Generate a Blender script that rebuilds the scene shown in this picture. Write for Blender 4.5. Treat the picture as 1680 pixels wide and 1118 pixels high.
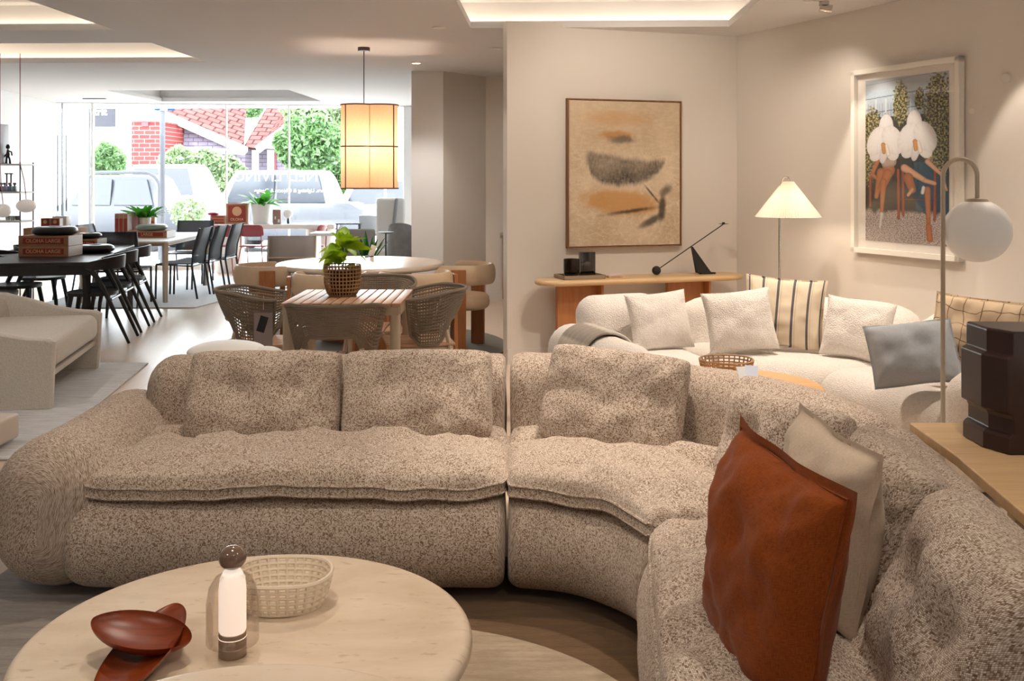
import bpy, math, random
import numpy as np
from mathutils import Vector, Matrix, noise

random.seed(7)
rng = np.random.default_rng(11)
for o in list(bpy.data.objects):
    bpy.data.objects.remove(o, do_unlink=True)
SC = bpy.context.scene
COL = SC.collection
PI = math.pi
H = 1.5            # camera height
F = 1633.0         # focal length in pixels of the 1680 px wide frame
HZ = 294.0         # horizon row
CZ = 2.75          # ceiling height

# ------------------------------------------------------------------ camera
cam_d = bpy.data.cameras.new('camera')
cam_d.sensor_width = 36.0
cam_d.lens = F / 1680 * 36
cam_d.shift_y = -(559 - HZ) / 1680
cam_d.clip_start = 0.05
cam_d.clip_end = 300
cam = bpy.data.objects.new('camera', cam_d)
COL.objects.link(cam)
cam.location = (0, 0, H)
cam.rotation_euler = (PI / 2, 0, 0)
SC.camera = cam

# ------------------------------------------------------------------ world, sun, exposure
SC.view_settings.view_transform = 'Standard'
SC.view_settings.look = 'None'
SC.view_settings.gamma = 1
SC.view_settings.use_curve_mapping = False
SC.view_settings.exposure = 0.0
W = bpy.data.worlds.new('overcast_sky'); SC.world = W; W.use_nodes = True
bg = W.node_tree.nodes['Background']
bg.inputs[0].default_value = (0.90, 0.95, 1.0, 1); bg.inputs[1].default_value = 18.0
sd = bpy.data.lights.new('sun', 'SUN'); sd.energy = 5.0; sd.angle = 0.05; sd.color = (1, .97, .92)
so = bpy.data.objects.new('sun', sd); COL.objects.link(so)
so.rotation_euler = Vector((0.25, 0.75, -0.62)).to_track_quat('-Z', 'Y').to_euler()
pd = bpy.data.lights.new('window_portal', 'AREA'); pd.shape = 'RECTANGLE'; pd.size = 5.9; pd.size_y = 2.7
pd.cycles.is_portal = True
po = bpy.data.objects.new('window_portal', pd); COL.objects.link(po)
po.location = (-4.5, 16.62, 1.37)
po.rotation_euler = Vector((0.14, -1, 0)).to_track_quat('-Z', 'Y').to_euler()
WARM = (1.0, .865, .725)
MIDW = (1.0, .93, .86)
def spot(name, loc, target, power, angle=60, blend=.6, r=.04, color=WARM):
    d = bpy.data.lights.new(name, 'SPOT'); d.energy = power; d.spot_size = math.radians(angle); d.spot_blend = blend
    d.shadow_soft_size = r; d.color = color
    o = bpy.data.objects.new(name, d); COL.objects.link(o); o.location = loc
    o.rotation_euler = (Vector(target) - Vector(loc)).to_track_quat('-Z', 'Y').to_euler()
    return o
# ceiling downlights: (x, y, target, power, angle)
DOWN = [
    ((.55, 4.2), (.62, 3.95, .5), 175, 62), ((-1.0, 4.15), (-1.0, 3.9, .3), 72, 95),
    ((-.75, 2.6), (-.70, 2.6, .3), 58, 95), ((1.15, 2.2), (1.0, 2.3, .5), 56, 95),
    ((.4, .8), (.3, 1.6, .5), 36, 120), ((-2.0, 1.2), (-1.8, 2.2, .3), 38, 120),
    ((1.45, 6.0), (1.4, 6.2, .5), 185, 100), ((2.7, 4.6), (2.6, 4.8, .5), 110, 110),
    ((.9, 6.6), (.95, 8.3, 1.3), 60, 115), ((2.1, 7.0), (2.2, 7.8, .8), 26, 110),
    ((-3.9, 5.6), (-3.7, 6.4, .3), 60, 110), ((-1.0, 6.3), (-1.0, 6.6, .3), 70, 110),
    ((-.15, 9.5), (.1, 11.0, .6), 50, 110), ((-.6, 8.2), (-.6, 8.4, .6), 25, 90),
]
for i, ((x, y), tgt, p, a) in enumerate(DOWN):
    spot('downlight_beam', (x, y, CZ - .03), tgt, p, a, .7, .04, WARM if x > 0 or y < 5 else MIDW)
def AW(px, Y): return (px - 840) / F * Y
W0 = Vector((-.04, 8.05, 0)); W1 = Vector((1.97, 8.72, 0)); WU = (W1 - W0).normalized(); WN = Vector((-WU.y, WU.x, 0))
RU = Vector((.391, -.92, 0)).normalized()      # right wall runs toward the viewer
def wallpt(px, py, A, U, off=0.0):
    """point on the vertical plane through A along U seen at the pixel, off metres in front of it"""
    N = Vector((U.y, -U.x, 0)); A = A + N * off
    k = (px - 840) / F; t = (k * A.y - A.x) / (U.x - k * U.y); p = A + U * t
    return Vector((p.x, p.y, H - (py - HZ) / F * p.y))
spot('downlight_beam', (AW(683, F * 1.25 / 191), F * 1.25 / 191, CZ - .03), (AW(686, 10.8), 10.8, 0), 70, 100, .6, .04, MIDW)
NR = Vector((RU.y, -RU.x, 0))
for nm, px, pw_, ang in (('picture_beam', 1452, 62, 54), ('wall_beam', 1710, 42, 50)):
    p = wallpt(px, 300, W1, RU); q = p + NR * .5
    spot(nm, (q.x, q.y, CZ - .06), (p.x, p.y, 1.15), pw_, ang, .35, .02)

# ------------------------------------------------------------------ helpers
def T(px, py, Y): return Vector(((px - 840) / F * Y, Y, H - (py - HZ) / F * Y))
def G(px, py, z=0.0):
    Y = F * (H - z) / (py - HZ)
    return Vector(((px - 840) / F * Y, Y, z))

class M:
    def __init__(s): s.v = []; s.f = []; s.uv = {}; s.mi = []; s.cur = 0
    def add(s, vs, fs, uvs=None):
        b = len(s.v); s.v += [tuple(p) for p in vs]
        for k, f in enumerate(fs):
            if uvs: s.uv[len(s.f)] = uvs[k]
            s.f.append(tuple(b + i for i in f)); s.mi.append(s.cur)
        return s
    def box(s, c, d, rz=0, rot=None):
        c = Vector(c); R = rot if rot is not None else Matrix.Rotation(rz, 3, 'Z')
        vs = [c + R @ Vector((x * d[0] / 2, y * d[1] / 2, z * d[2] / 2)) for z in (-1, 1) for y in (-1, 1) for x in (-1, 1)]
        return s.add(vs, [(0, 2, 3, 1), (4, 5, 7, 6), (0, 1, 5, 4), (2, 6, 7, 3), (0, 4, 6, 2), (1, 3, 7, 5)])
    def rbox(s, c, d, r=.01, rz=0, rot=None, n=3):
        """box with rounded edges (superellipsoid-like cube sphere)"""
        c = Vector(c); R = rot if rot is not None else Matrix.Rotation(rz, 3, 'Z')
        r = min(r, min(d) / 2 * .999)
        h = [d[i] / 2 for i in range(3)]
        def coords(hh):
            a = [-hh + r * (1 - math.cos(k * PI / 2 / n)) for k in range(n + 1)]
            return a + [-x for x in reversed(a)]
        m = 2 * (n + 1)
        for ax in range(3):
            for sg in (-1, 1):
                i1, i2 = (ax + 1) % 3, (ax + 2) % 3
                A, B = coords(h[i1]), coords(h[i2]); vs = []
                for a in A:
                    for b in B:
                        p = [0, 0, 0]; p[ax] = sg * h[ax]; p[i1] = a; p[i2] = b
                        q = [max(-h[k] + r, min(h[k] - r, p[k])) for k in range(3)]
                        dv = Vector([p[k] - q[k] for k in range(3)])
                        # project onto sphere around the clamped core point
                        e = Vector([p[k] - q[k] for k in range(3)])
                        if e.length > 1e-9: e = e.normalized() * r
                        vs.append(c + R @ (Vector(q) + e))
                fs = []
                for i in range(m - 1):
                    for j in range(m - 1):
                        f = (i * m + j, (i + 1) * m + j, (i + 1) * m + j + 1, i * m + j + 1)
                        fs.append(f if sg > 0 else f[::-1])
                s.add(vs, fs)
        return s
    def grid(s, P, cu=False, cv=False, flip=False, uvs=None):
        """P[i][j] points; metric uv along both directions"""
        nu, nv = len(P), len(P[0]); vs = [Vector(p) for row in P for p in row]
        fs = []; uv = []
        if uvs is None:
            U = [[0.0] * (nv + 1) for _ in range(nu + 1)]; V = [[0.0] * (nv + 1) for _ in range(nu + 1)]
            jm = nv // 2
            for i in range(1, nu + 1):
                dl = (vs[(i % nu) * nv + jm] - vs[(i - 1) * nv + jm]).length
                for j in range(nv + 1): U[i][j] = U[i - 1][j] + dl
            for i in range(nu + 1):
                for j in range(1, nv + 1):
                    ii = min(i, nu - 1)
                    V[i][j] = V[i][j - 1] + (vs[ii * nv + j % nv] - vs[ii * nv + j - 1]).length
        for i in range(nu if cu else nu - 1):
            for j in range(nv if cv else nv - 1):
                i2, j2 = (i + 1) % nu, (j + 1) % nv
                f = (i * nv + j, i2 * nv + j, i2 * nv + j2, i * nv + j2)
                if uvs is None: q = ((U[i][j], V[i][j]), (U[i + 1][j], V[i + 1][j]), (U[i + 1][j + 1], V[i + 1][j + 1]), (U[i][j + 1], V[i][j + 1]))
                else: q = (uvs[i][j], uvs[i2][j], uvs[i2][j2], uvs[i][j2])
                if flip: f = f[::-1]; q = q[::-1]
                fs.append(f); uv.append(q)
        return s.add(vs, fs, uv)
    def lathe(s, prof, c=(0, 0, 0), n=32, axis=None, sx=1, sy=1):
        c = Vector(c); Q = Vector(axis).to_track_quat('Z', 'Y').to_matrix() if axis is not None else Matrix.Identity(3)
        P = []
        for r, z in prof:
            P.append([c + Q @ Vector((r * sx * math.cos(a * 2 * PI / n), r * sy * math.sin(a * 2 * PI / n), z)) for a in range(n)])
        s.grid(P, cv=True, flip=True)
        for k, row in ((0, P[0]), (len(P) - 1, P[-1])):
            if prof[k][0] > 1e-5: s.add(row, [tuple(range(n)) if k else tuple(reversed(range(n)))])
        return s
    def cyl(s, a, b, r, r2=None, n=12):
        a = Vector(a); b = Vector(b); L = (b - a).length; r2 = r if r2 is None else r2
        return s.lathe([(r, 0), (r2, L)], a, n, axis=(b - a))
    def tube(s, pts, r, n=8, closed=False, cap=True, sq=None):
        pts = [Vector(p) for p in pts]; m = len(pts); P = []
        prev = None
        for i, p in enumerate(pts):
            if closed: t = pts[(i + 1) % m] - pts[i - 1]
            else: t = pts[min(i + 1, m - 1)] - pts[max(i - 1, 0)]
            t = t.normalized() if t.length > 1e-9 else Vector((0, 0, 1))
            if prev is None:
                a = Vector((0, 0, 1)) if abs(t.z) < .9 else Vector((1, 0, 0))
                x = t.cross(a).normalized()
            else:
                x = (prev - t * prev.dot(t)).normalized()
            prev = x; y = t.cross(x)
            rr = r[i] if isinstance(r, (list, tuple)) else r
            ra, rb = (rr, rr) if sq is None else (rr * sq[0], rr * sq[1])
            P.append([p + x * (ra * math.cos(k * 2 * PI / n)) + y * (rb * math.sin(k * 2 * PI / n)) for k in range(n)])
        s.grid(P, cu=closed, cv=True, flip=True)
        if cap and not closed:
            s.add(P[0], [tuple(reversed(range(n)))][::-1]); s.add(P[-1], [tuple(range(n))])
        return s
    def prism(s, outline, z0, z1):
        n = len(outline)
        a = sum(outline[i][0] * outline[(i + 1) % n][1] - outline[(i + 1) % n][0] * outline[i][1] for i in range(n))
        if a < 0: outline = outline[::-1]
        vs = [(x, y, z0) for x, y in outline] + [(x, y, z1) for x, y in outline]
        fs = [tuple(range(n - 1, -1, -1)), tuple(range(n, 2 * n))] + [(i, (i + 1) % n, n + (i + 1) % n, n + i) for i in range(n)]
        return s.add(vs, fs)
    def xform(s, mat):
        s.v = [tuple(mat @ Vector(p)) for p in s.v]; return s
    def build(s, name, mat, parent=None, smooth=True, world=False, origin=None, bevel=0, sub=0, solid=0, colors=None, sharp=35, loc=None, rz=0):
        off = Vector((0, 0, 0))
        if world and parent is not None:
            q = parent
            while q is not None: off += Vector(q.location); q = q.parent
        if origin is not None: off = Vector(origin)
        me = bpy.data.meshes.new(name)
        me.from_pydata([(p[0] - off[0], p[1] - off[1], p[2] - off[2]) for p in s.v], [], s.f)
        if s.uv:
            ul = me.uv_layers.new(name='UVMap').data; k = 0
            arr = np.zeros((len(me.loops), 2), dtype=np.float32)
            for i, f in enumerate(s.f):
                q = s.uv.get(i)
                if q:
                    for j in range(len(f)): arr[k + j] = q[j]
                k += len(f)
            ul.foreach_set('uv', arr.ravel())
        for m_ in (mat if isinstance(mat, (list, tuple)) else [mat]): me.materials.append(m_)
        if max(s.mi or [0]) > 0: me.polygons.foreach_set('material_index', s.mi)
        if colors is not None:
            ca = me.color_attributes.new(name='Col', type='FLOAT_COLOR', domain='POINT')
            ca.data.foreach_set('color', np.asarray(colors, dtype=np.float32).ravel())
        me.update()
        o = bpy.data.objects.new(name, me); COL.objects.link(o)
        if smooth:
            me.polygons.foreach_set('use_smooth', [True] * len(me.polygons))
            try: me.set_sharp_from_angle(angle=math.radians(sharp))
            except Exception: pass
        if parent is not None: o.parent = parent
        if origin is not None: o.location = off
        if loc is not None: o.location = loc
        if rz: o.rotation_euler[2] = rz
        if bevel:
            b = o.modifiers.new('bevel', 'BEVEL'); b.width = bevel; b.segments = 2; b.limit_method = 'ANGLE'; b.angle_limit = math.radians(40)
        if solid:
            b = o.modifiers.new('solidify', 'SOLIDIFY'); b.thickness = solid; b.offset = 0
        if sub:
            b = o.modifiers.new('subsurf', 'SUBSURF'); b.levels = sub; b.render_levels = sub
        return o

def thing(name, label, cat, loc=(0, 0, 0), rz=0, group=None):
    o = bpy.data.objects.new(name, None); COL.objects.link(o); o.empty_display_size = .1
    o.location = loc; o.rotation_euler = (0, 0, rz); o['label'] = label; o['category'] = cat
    if group: o['group'] = group
    return o
def tag(o, label, cat, group=None, kind=None):
    o['label'] = label; o['category'] = cat
    if group: o['group'] = group
    if kind: o['kind'] = kind
    return o
def struct(o): o['kind'] = 'structure'; return o
def dup(src, loc=None, rz=None, label=None, group=None):
    def rec(o, par):
        c = o.copy(); COL.objects.link(c)
        if par is not None: c.parent = par
        for ch in list(KIDS(o)): rec(ch, c)
        return c
    c = rec(src, None)
    if loc is not None: c.location = loc
    if rz is not None: c.rotation_euler = (0, 0, rz)
    if label: c['label'] = label
    if group: c['group'] = group
    return c
def KIDS(o): return [c for c in bpy.data.objects if c.parent == o]

# ------------------------------------------------------------------ materials
def srgb(r, g, b):
    f = lambda c: (c / 255 / 12.92) if c / 255 <= .04045 else ((c / 255 + .055) / 1.055) ** 2.4
    return (f(r), f(g), f(b), 1)
class NT:
    def __init__(s, name):
        s.m = bpy.data.materials.new(name); s.m.use_nodes = True; s.t = s.m.node_tree
        s.b = s.t.nodes['Principled BSDF']; s.out = s.t.nodes['Material Output']
    def n(s, typ, **kw):
        x = s.t.nodes.new(typ)
        for k, v in kw.items():
            if k in x.inputs: x.inputs[k].default_value = v
            else: setattr(x, k, v)
        return x
    def l(s, a, b): s.t.links.new(a, b)
    def set(s, **kw):
        for k, v in kw.items(): s.b.inputs[k.replace('_', ' ')].default_value = v
        return s
    def coord(s, which='Object', scale=(1, 1, 1), rot=(0, 0, 0)):
        tc = s.n('ShaderNodeTexCoord'); mp = s.n('ShaderNodeMapping')
        mp.inputs['Scale'].default_value = scale; mp.inputs['Rotation'].default_value = rot
        s.l(tc.outputs[which], mp.inputs[0]); return mp.outputs[0]
    def ramp(s, fac, stops, interp='LINEAR'):
        r = s.n('ShaderNodeValToRGB'); cr = r.color_ramp; cr.interpolation = interp
        while len(cr.elements) < len(stops): cr.elements.new(.5)
        for e, (p, c) in zip(cr.elements, stops): e.position = p; e.color = c
        s.l(fac, r.inputs[0]); return r.outputs[0]
    def noise(s, vec, scale, detail=3, rough=.5, dist=0):
        x = s.n('ShaderNodeTexNoise'); x.inputs['Scale'].default_value = scale; x.inputs['Detail'].default_value = detail
        x.inputs['Roughness'].default_value = rough; x.inputs['Distortion'].default_value = dist
        if vec is not None: s.l(vec, x.inputs['Vector'])
        return x.outputs['Fac']
    def bump(s, h, strength=.3, dist=.01):
        x = s.n('ShaderNodeBump'); x.inputs['Strength'].default_value = strength; x.inputs['Distance'].default_value = dist
        s.l(h, x.inputs['Height']); s.l(x.outputs[0], s.b.inputs['Normal']); return x
    def mix(s, fac, a, b, mode='MIX'):
        x = s.n('ShaderNodeMix'); x.data_type = 'RGBA'; x.blend_type = mode
        for sock, v in ((x.inputs[0], fac), (x.inputs[6], a), (x.inputs[7], b)):
            if hasattr(v, 'is_output') or hasattr(v, 'links'): s.l(v, sock)
            else: sock.default_value = v
        return x.outputs[2]
    def math(s, op, a, b=None):
        x = s.n('ShaderNodeMath'); x.operation = op
        for k, v in ((0, a), (1, b)):
            if v is None: continue
            if isinstance(v, (int, float)): x.inputs[k].default_value = v
            else: s.l(v, x.inputs[k])
        return x.outputs[0]
_pl = {}
def plain(rgb, rough=.6, metal=0, name='paint', bump=0, bs=200, coat=0, spec=.5, vary=.0):
    key = (rgb, rough, metal, bump, bs, coat, vary)
    if key in _pl: return _pl[key]
    t = NT(name); c = srgb(*rgb); t.set(Base_Color=c, Roughness=rough, Metallic=metal)
    t.b.inputs['Specular IOR Level'].default_value = spec
    if coat: t.b.inputs['Coat Weight'].default_value = coat
    v = t.coord()
    if vary:
        nz = t.noise(v, 9, 3)
        t.l(t.ramp(nz, [(.3, tuple(x * (1 - vary) for x in c[:3]) + (1,)), (.7, c)]), t.b.inputs['Base Color'])
    if bump: t.bump(t.noise(v, bs, 2), bump, .002)
    _pl[key] = t.m; return t.m

def weave_mat(name, cell, cols, bump=.5, size_var=1.0, uv=True, rough=.95):
    """coarse basket weave: grid cells of random yarn colour with rounded yarns"""
    t = NT(name); t.set(Roughness=rough); t.b.inputs['Specular IOR Level'].default_value = .1
    t.b.inputs['Sheen Weight'].default_value = .15
    v0 = t.coord('UV' if uv else 'Object', (1 / cell, 1 / cell, 1 / cell))
    # slight wobble
    nz = t.n('ShaderNodeTexNoise'); nz.inputs['Scale'].default_value = .16; nz.inputs['Detail'].default_value = 1; t.l(v0, nz.inputs['Vector'])
    sc = t.n('ShaderNodeVectorMath'); sc.operation = 'SCALE'; sc.inputs['Scale'].default_value = 1.0; t.l(nz.outputs['Color'], sc.inputs[0])
    ad = t.n('ShaderNodeVectorMath'); ad.operation = 'ADD'; t.l(v0, ad.inputs[0]); t.l(sc.outputs[0], ad.inputs[1])
    v = ad.outputs[0]
    fl = t.n('ShaderNodeVectorMath'); fl.operation = 'FLOOR'; t.l(v, fl.inputs[0])
    fr = t.n('ShaderNodeVectorMath'); fr.operation = 'FRACTION'; t.l(v, fr.inputs[0])
    wn = t.n('ShaderNodeTexWhiteNoise'); t.l(fl.outputs[0], wn.inputs[0])
    big = t.noise(v, .12, 2)
    val = t.math('ADD', wn.outputs[0], t.math('MULTIPLY', t.math('SUBTRACT', big, .5), .16))
    col = t.ramp(val, cols)
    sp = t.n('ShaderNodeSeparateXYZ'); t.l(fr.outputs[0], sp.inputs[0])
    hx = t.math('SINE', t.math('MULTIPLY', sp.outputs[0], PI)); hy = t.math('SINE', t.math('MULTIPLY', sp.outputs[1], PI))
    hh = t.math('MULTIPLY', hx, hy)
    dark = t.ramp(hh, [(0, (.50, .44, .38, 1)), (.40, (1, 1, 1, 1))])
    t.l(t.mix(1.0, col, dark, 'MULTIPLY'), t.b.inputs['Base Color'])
    h2 = t.math('ADD', hh, t.math('MULTIPLY', wn.outputs[0], .5))
    t.bump(h2, bump, cell * .5)
    return t.m
MT = {}
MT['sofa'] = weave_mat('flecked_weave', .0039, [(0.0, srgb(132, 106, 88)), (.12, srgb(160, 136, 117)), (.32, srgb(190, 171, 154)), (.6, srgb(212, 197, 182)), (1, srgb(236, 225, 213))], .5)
def boucle(name, rgb, scale=170, st=.7):
    t = NT(name); t.set(Roughness=.95); t.b.inputs['Specular IOR Level'].default_value = .1; t.b.inputs['Sheen Weight'].default_value = .2
    v = t.coord(); vo = t.n('ShaderNodeTexVoronoi'); vo.inputs['Scale'].default_value = scale; t.l(v, vo.inputs['Vector'])
    n2 = t.noise(v, scale * .5, 3)
    c = srgb(*rgb); d = tuple(x * .90 for x in c[:3]) + (1,)
    t.l(t.ramp(n2, [(.3, d), (.6, c)]), t.b.inputs['Base Color'])
    h = t.math('ADD', t.math('MULTIPLY', vo.outputs['Distance'], -1.0), n2)
    t.bump(h, st, .006); return t.m
MT['white_boucle'] = boucle('cream_boucle', (242, 234, 226), 150)
MT['bench_boucle'] = boucle('bench_boucle', (230, 222, 210), 160, .5)
def linen(name, rgb, rgb2=None, rough=.9, st=.35):
    t = NT(name); t.set(Roughness=rough); t.b.inputs['Specular IOR Level'].default_value = .15; t.b.inputs['Sheen Weight'].default_value = .12
    c = srgb(*rgb); c2 = srgb(*(rgb2 or tuple(int(x * .88) for x in rgb)))
    v1 = t.coord('UV', (60, 900, 1)); v2 = t.coord('UV', (900, 60, 1))
    a = t.noise(v1, 1, 2); b = t.noise(v2, 1, 2); s_ = t.math('MULTIPLY', t.math('ADD', a, b), .5)
    t.l(t.ramp(s_, [(.36, c2), (.6, c)]), t.b.inputs['Base Color'])
    t.bump(s_, st, .0015); return t.m
MT['rust'] = linen('rust_linen', (148, 74, 22), (116, 50, 12))
MT['oat'] = linen('oat_linen', (214, 196, 174))
MT['cream_cotton'] = linen('cream_cotton', (222, 208, 188))
MT['slate'] = linen('slate_blue_linen', (172, 176, 180), (154, 158, 162))
def stripes(name, base, line, kind):
    t = NT(name); t.set(Roughness=.9); t.b.inputs['Specular IOR Level'].default_value = .15
    v = t.coord('UV'); sp = t.n('ShaderNodeSeparateXYZ'); t.l(v, sp.inputs[0])
    if kind == 'v':
        f = t.math('FRACT', t.math('MULTIPLY', sp.outputs[0], 1 / .092))
        r1 = t.ramp(f, [(0, srgb(*base)), (.36, srgb(98, 96, 100)), (.52, srgb(*base)), (.62, srgb(200, 178, 148)), (.66, srgb(*base))], 'CONSTANT')
        t.l(r1, t.b.inputs['Base Color'])
    else:
        nz = t.noise(v, 6, 2)
        fx = t.math('FRACT', t.math('ADD', t.math('MULTIPLY', sp.outputs[0], 1 / .085), nz))
        fy = t.math('FRACT', t.math('ADD', t.math('MULTIPLY', sp.outputs[1], 1 / .085), nz))
        lx = t.math('LESS_THAN', fx, .05); ly = t.math('LESS_THAN', fy, .05)
        m_ = t.math('MAXIMUM', lx, ly)
        t.l(t.mix(m_, srgb(*base), srgb(*line)), t.b.inputs['Base Color'])
    t.bump(t.noise(t.coord('UV', (500, 500, 1)), 1, 1), .2, .001)
    return t.m
MT['stripe'] = stripes('striped_linen', (224, 208, 184), (100, 100, 105), 'v')
MT['grid'] = stripes('windowpane_linen', (214, 190, 160), (120, 98, 78), 'g')
def wood(name, c1, c2, axis='X', scale=1.0, rough=.45, ring=14):
    t = NT(name); t.set(Roughness=rough)
    s_ = {'X': (1.2, 14, 14), 'Y': (14, 1.2, 14), 'Z': (14, 14, 1.2)}[axis]
    v = t.coord('Object', tuple(q * scale for q in s_))
    n = t.noise(v, 1.6, 6, .6, .6); n2 = t.noise(v, 9, 3)
    f = t.math('ADD', t.math('MULTIPLY', n, .75), t.math('MULTIPLY', n2, .25))
    t.l(t.ramp(f, [(.34, srgb(*c2)), (.6, srgb(*c1))]), t.b.inputs['Base Color'])
    t.bump(f, .08, .003); return t.m
MT['oak'] = wood('light_oak', (218, 186, 142), (200, 164, 120), 'X')
MT['oakz'] = wood('oak_vertical', (182, 122, 76), (160, 102, 60), 'Z')
MT['oak_table'] = wood('oak_round_top', (226, 176, 120), (212, 158, 102), 'X')
MT['plank'] = wood('oak_plank_leg', (176, 116, 72), (150, 94, 56), 'Z')
MT['teak'] = wood('teak_slats', (208, 170, 138), (178, 132, 98), 'Y', rough=.4)
MT['blackwood'] = wood('black_stained_oak', (34, 33, 36), (20, 20, 22), 'Y', rough=.42)
MT['rattan'] = plain((198, 160, 118), .55, name='rattan', vary=.35)
MT['rope'] = plain((136, 122, 106), .85, name='taupe_rope', bump=.4, bs=600, vary=.15)
MT['redwood'] = wood('red_lacquered_wood', (140, 60, 22), (98, 34, 10), 'X', rough=.36)
def travertine():
    t = NT('travertine'); t.set(Roughness=.32)
    v = t.coord('Object', (1, 2.4, 1)); a = t.noise(v, 3, 6, .6, .5); b = t.noise(v, 22, 4)
    c = t.ramp(a, [(.3, srgb(208, 188, 162)), (.5, srgb(220, 202, 178)), (.7, srgb(230, 214, 194))])
    c2 = t.ramp(b, [(.28, (.8, .76, .7, 1)), (.38, (1, 1, 1, 1))])
    t.l(t.mix(1, c, c2, 'MULTIPLY'), t.b.inputs['Base Color']); t.bump(b, .06, .002); return t.m
MT['travertine'] = travertine()
def floor_mat():
    t = NT('oak_floorboards'); t.set(Roughness=.28)
    v = t.coord('Object', (1, 1, 1), (0, 0, PI / 2 - .04)); br = t.n('ShaderNodeTexBrick')
    br.inputs['Scale'].default_value = 1; br.inputs['Brick Width'].default_value = 1.9; br.inputs['Row Height'].default_value = .14
    br.inputs['Mortar Size'].default_value = .0012; br.offset = .37
    br.inputs['Color1'].default_value = srgb(220, 200, 180); br.inputs['Color2'].default_value = srgb(214, 193, 172); br.inputs['Mortar'].default_value = srgb(196, 174, 152)
    t.l(v, br.inputs['Vector']); g = t.noise(t.coord('Object', (18, 1.4, 1)), 2, 5, .6, .4)
    c = t.ramp(g, [(.3, (.975, .97, .965, 1)), (.7, (1, 1, 1, 1))])
    t.l(t.mix(1, br.outputs['Color'], c, 'MULTIPLY'), t.b.inputs['Base Color'])
    t.set(Roughness=.3)
    return t.m
def rug_mat(name, c1, c2, along='X', sc=1):
    t = NT(name); t.set(Roughness=.85); t.b.inputs['Sheen Weight'].default_value = .3; t.b.inputs['Specular IOR Level'].default_value = .2
    s_ = (1.5, 12, 1) if along == 'X' else (12, 1.5, 1)
    a = t.noise(t.coord('Object', s_), 3 * sc, 4, .6); b = t.noise(t.coord('Object', (40, 300, 1) if along == 'X' else (300, 40, 1)), 1, 2)
    f = t.math('ADD', t.math('MULTIPLY', a, .7), t.math('MULTIPLY', b, .3))
    t.l(t.ramp(f, [(.38, srgb(*c2)), (.62, srgb(*c1))]), t.b.inputs['Base Color'])
    t.bump(b, .3, .004); return t.m
MT['rug_grey'] = rug_mat('silky_grey_rug', (222, 220, 218), (188, 186, 184))
MT['rug_pale'] = rug_mat('pale_grey_rug', (222, 224, 228), (200, 204, 208))
MT['rug_olive'] = rug_mat('olive_rug', (112, 104, 84), (92, 84, 66))
MT['rug_taupe'] = rug_mat('taupe_rug', (168, 150, 128), (140, 122, 102))
MT['rug_slate'] = rug_mat('slate_grey_rug', (156, 150, 144), (128, 122, 116))
MT['rug_brown'] = rug_mat('umber_rug', (98, 70, 38), (78, 54, 26))
MT['wall'] = plain((224, 217, 208), .85, name='warm_white_wall', bump=.06, bs=60)
MT['wall_white'] = plain((232, 232, 232), .85, name='white_wall', bump=.05, bs=60)
MT['ceiling'] = plain((224, 222, 222), .9, name='ceiling_paint', bump=.04, bs=60)
MT['white'] = plain((236, 234, 230), .5, name='white_lacquer')
MT['cream_metal'] = plain((202, 186, 164), .4, .0, name='cream_metal')
MT['beige_leather'] = plain((212, 186, 154), .5, name='beige_leather', bump=.15, bs=90, vary=.06)
MT['black'] = plain((22, 22, 24), .35, name='black_satin')
MT['blackmatte'] = plain((26, 24, 24), .6, name='black_matte', bump=.2, bs=80)
MT['darkframe'] = plain((58, 62, 70), .4, .3, name='charcoal_frame')
MT['sling'] = plain((74, 78, 86), .7, name='charcoal_sling', bump=.3, bs=900)
def mesh_mat(name, rgb, f):
    t = NT(name); t.set(Base_Color=srgb(*rgb), Roughness=.7); tr = t.n('ShaderNodeBsdfTransparent'); mx = t.n('ShaderNodeMixShader'); mx.inputs[0].default_value = f
    t.l(t.b.outputs[0], mx.inputs[1]); t.l(tr.outputs[0], mx.inputs[2]); t.l(mx.outputs[0], t.out.inputs[0]); return t.m
MT['sling_mesh'] = mesh_mat('charcoal_sling_mesh', (62, 66, 74), .15)
MT['greysling'] = plain((160, 158, 158), .7, name='grey_sling', bump=.3, bs=900)
MT['red_metal'] = plain((150, 58, 62), .4, name='oxblood_metal')
MT['chrome'] = plain((200, 196, 190), .22, 1, name='brushed_steel')
MT['kraft'] = plain((176, 130, 100), .8, name='kraft_cardboard', vary=.08)
MT['labelred'] = plain((150, 58, 44), .7, name='red_label')
MT['lettering'] = plain((214, 170, 130), .7, name='tan_lettering')
MT['ceramic'] = plain((236, 222, 200), .3, name='cream_ceramic', coat=.4)
MT['concrete'] = plain((150, 148, 148), .85, name='grey_plaster', bump=.3, bs=40, vary=.25)
def leafm(name, c1, c2):
    t = NT(name); t.set(Roughness=.4); t.b.inputs['Subsurface Weight'].default_value = .0
    n = t.noise(t.coord(), 14, 2); t.l(t.ramp(n, [(.35, srgb(*c2)), (.65, srgb(*c1))]), t.b.inputs['Base Color'])
    tr = t.n('ShaderNodeBsdfTranslucent'); tr.inputs[0].default_value = srgb(*c1); mx = t.n('ShaderNodeMixShader'); mx.inputs[0].default_value = .35
    t.l(t.b.outputs[0], mx.inputs[1]); t.l(tr.outputs[0], mx.inputs[2]); t.l(mx.outputs[0], t.out.inputs[0]); return t.m
MT['lime'] = leafm('lime_leaf', (176, 208, 40), (120, 170, 30))
MT['green'] = leafm('green_leaf', (70, 150, 40), (30, 96, 26))
MT['darkgreen'] = leafm('dark_leaf', (40, 110, 36), (16, 62, 24))
MT['tree'] = leafm('tree_leaf', (104, 136, 84), (44, 72, 44))
MT['hedge'] = leafm('hedge_leaf', (140, 160, 116), (64, 84, 64))
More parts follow.
